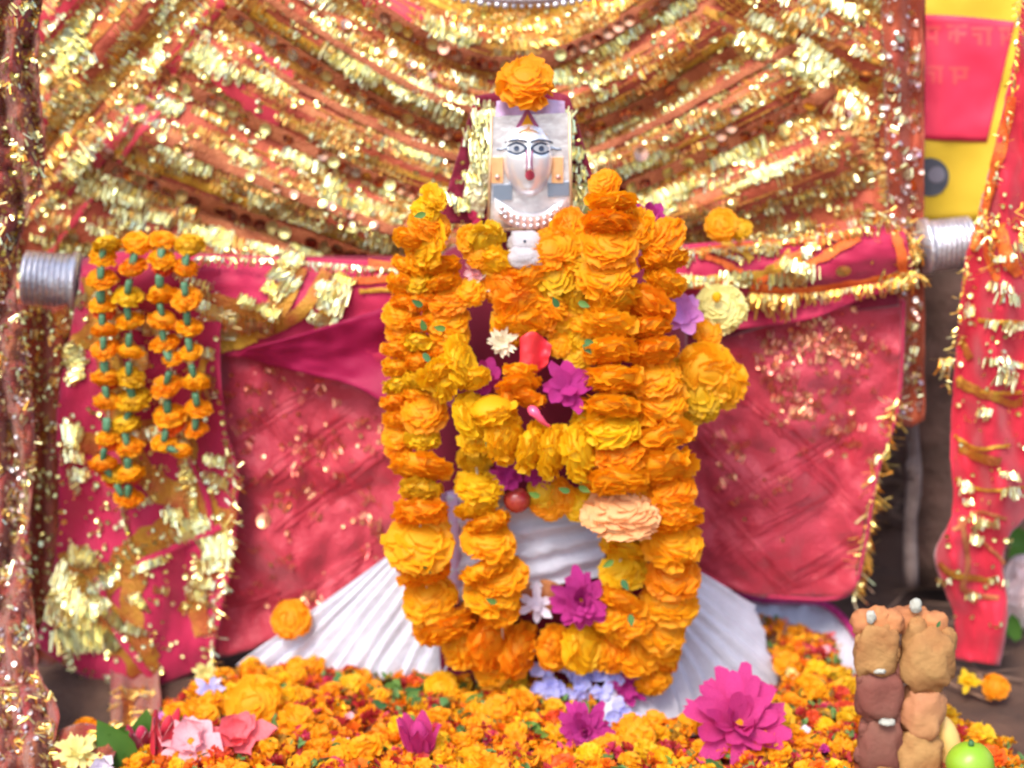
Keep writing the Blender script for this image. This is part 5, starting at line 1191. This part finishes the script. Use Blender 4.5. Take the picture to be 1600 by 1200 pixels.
# ================================================================== DOUGH FIGURES, FRUIT
def lump(parent, name, px, py, rx, ry, m, Y, seed, sc=1, lm=.5):
    q = P(px, py, Y); u = U(q); mb = MB(); sphere(mb, (0, 0, 0), 1, 26, 18); vv = []
    for v in mb.v:
        d = Vector(v); e = .74 if rx > 20 else .85
        w_ = Vector([math.copysign(abs(c)**e, c) for c in d]); n_ = 1+lm*.5*noise.noise(d*1.6+Vector((seed, seed, 0)))+lm*.22*noise.noise(d*4+Vector((seed, 0, 3)))
        vv.append(q+Vector((w_.x*rx*u*1.04, w_.y*rx*u*.8, w_.z*ry*u*.98))*n_*1.0 if False else q+Vector((w_.x*rx*u*1.04*n_, w_.y*rx*u*.8*n_, w_.z*ry*u*.98*n_)))
    mb.v = vv; return mb.build(name, m, parent)
YD = -.17
t = thing('dough_stack', 'left stack of brown lumpy dough pieces with cotton wicks at the lower right', 'dough figure', P(1374, 1214, YD))
for a in [(1370, 1012, 33, 52, 'dough'), (1348, 972, 18, 20, 'dough_orange'), (1372, 968, 18, 22, 'dough_orange'), (1394, 972, 17, 20, 'dough_orange'), (1374, 1082, 34, 48, 'dough_brown'), (1403, 1048, 12, 22, 'dough_brown'), (1374, 1165, 33, 52, 'dough_brown'), (1376, 1195, 30, 34, 'dough')]:
    lump(t, 'dough_lump', a[0], a[1], a[2], a[3], a[4], YD, a[0]*.13+a[1]*.07)
for a_ in KN: lump(idol, 'neck_knot', a_[0], a_[1], 27, 18, 'knot_cloth', a_[2], a_[1], lm=.35)
lump(t, 'cotton_wick', 1361, 964, 7, 11, 'cotton', YD-.015, 3)
for a_ in [(1345, 1000, 9, 12), (1398, 1022, 9, 14), (1347, 1060, 9, 11), (1400, 1120, 8, 16), (1350, 1140, 9, 12), (1342, 1180, 8, 14)]: lump(t, 'dough_nub', a_[0], a_[1], a_[2], a_[3], 'dough_brown' if a_[1] > 1050 else 'dough', YD-.008, a_[0])
lump(t, 'cotton_wick', 1374, 1048, 9, 5, 'cotton', YD-.024, 4); lump(t, 'cotton_wick', 1386, 1128, 12, 5, 'cotton', YD-.025, 5)
t = thing('dough_stack', 'right taller stack of tan dough pieces with a white wick on top', 'dough figure', P(1440, 1214, YD))
for a in [(1447, 1030, 40, 52, 'dough'), (1432, 990, 17, 28, 'dough'), (1458, 1000, 20, 26, 'dough'), (1478, 1002, 16, 24, 'dough'), (1425, 968, 26, 24, 'dough_orange', .02), (1460, 975, 20, 22, 'dough_orange', .01), (1406, 965, 14, 18, 'dough_orange', .02), (1440, 1110, 32, 44, 'dough_tan'), (1432, 1180, 36, 44, 'dough')]:
    if a[4] not in MATS: mat('dough_tan', lin((190, 138, 92)), .75, col2=lin((170, 110, 76)), scale=14, bump=.3, bscale=70)
    lump(t, 'dough_lump', a[0], a[1], a[2], a[3], a[4], YD+(a[5] if len(a) > 5 else 0), a[0]*.13+a[1]*.07)
lump(t, 'cotton_wick', 1431, 946, 9, 11, 'cotton', YD-.0, 8)
mb = MB(); leafblade(mb, P(1464, 980, YD-.035), (.4, 0, 1), .012, .006, 3, 0); mb.build('leaf_bit', 'green', t)
q = MB(); tube(q, smoothline([P(1474, 1120, YD+.02), P(1480, 1150, YD+.02), P(1484, 1185, YD+.02), P(1480, 1225, YD+.02)], 12), [.004, .010, .015, .018, .019, .019, .019, .018, .017, .015, .012, .008], 12)
tag(q.build('banana', 'banana'), 'pale yellow banana leaning behind the right dough stack', 'banana')
p = G(1516, 1193, .078); q = MB(); sphere(q, p, (.036, .034, .033), 24, 16, lump=.03); t = thing('green_lime', 'shiny bright green lime at the bottom right among orange petals', 'fruit', p-Vector((0, 0, .033))); q.build('rind', 'lime', t)
q = MB(); tube(q, [p+Vector((-.002, -.004, .030)), p+Vector((-.003, -.006, .040))], [.005, .004], 8); q.build('stem', 'green', t)
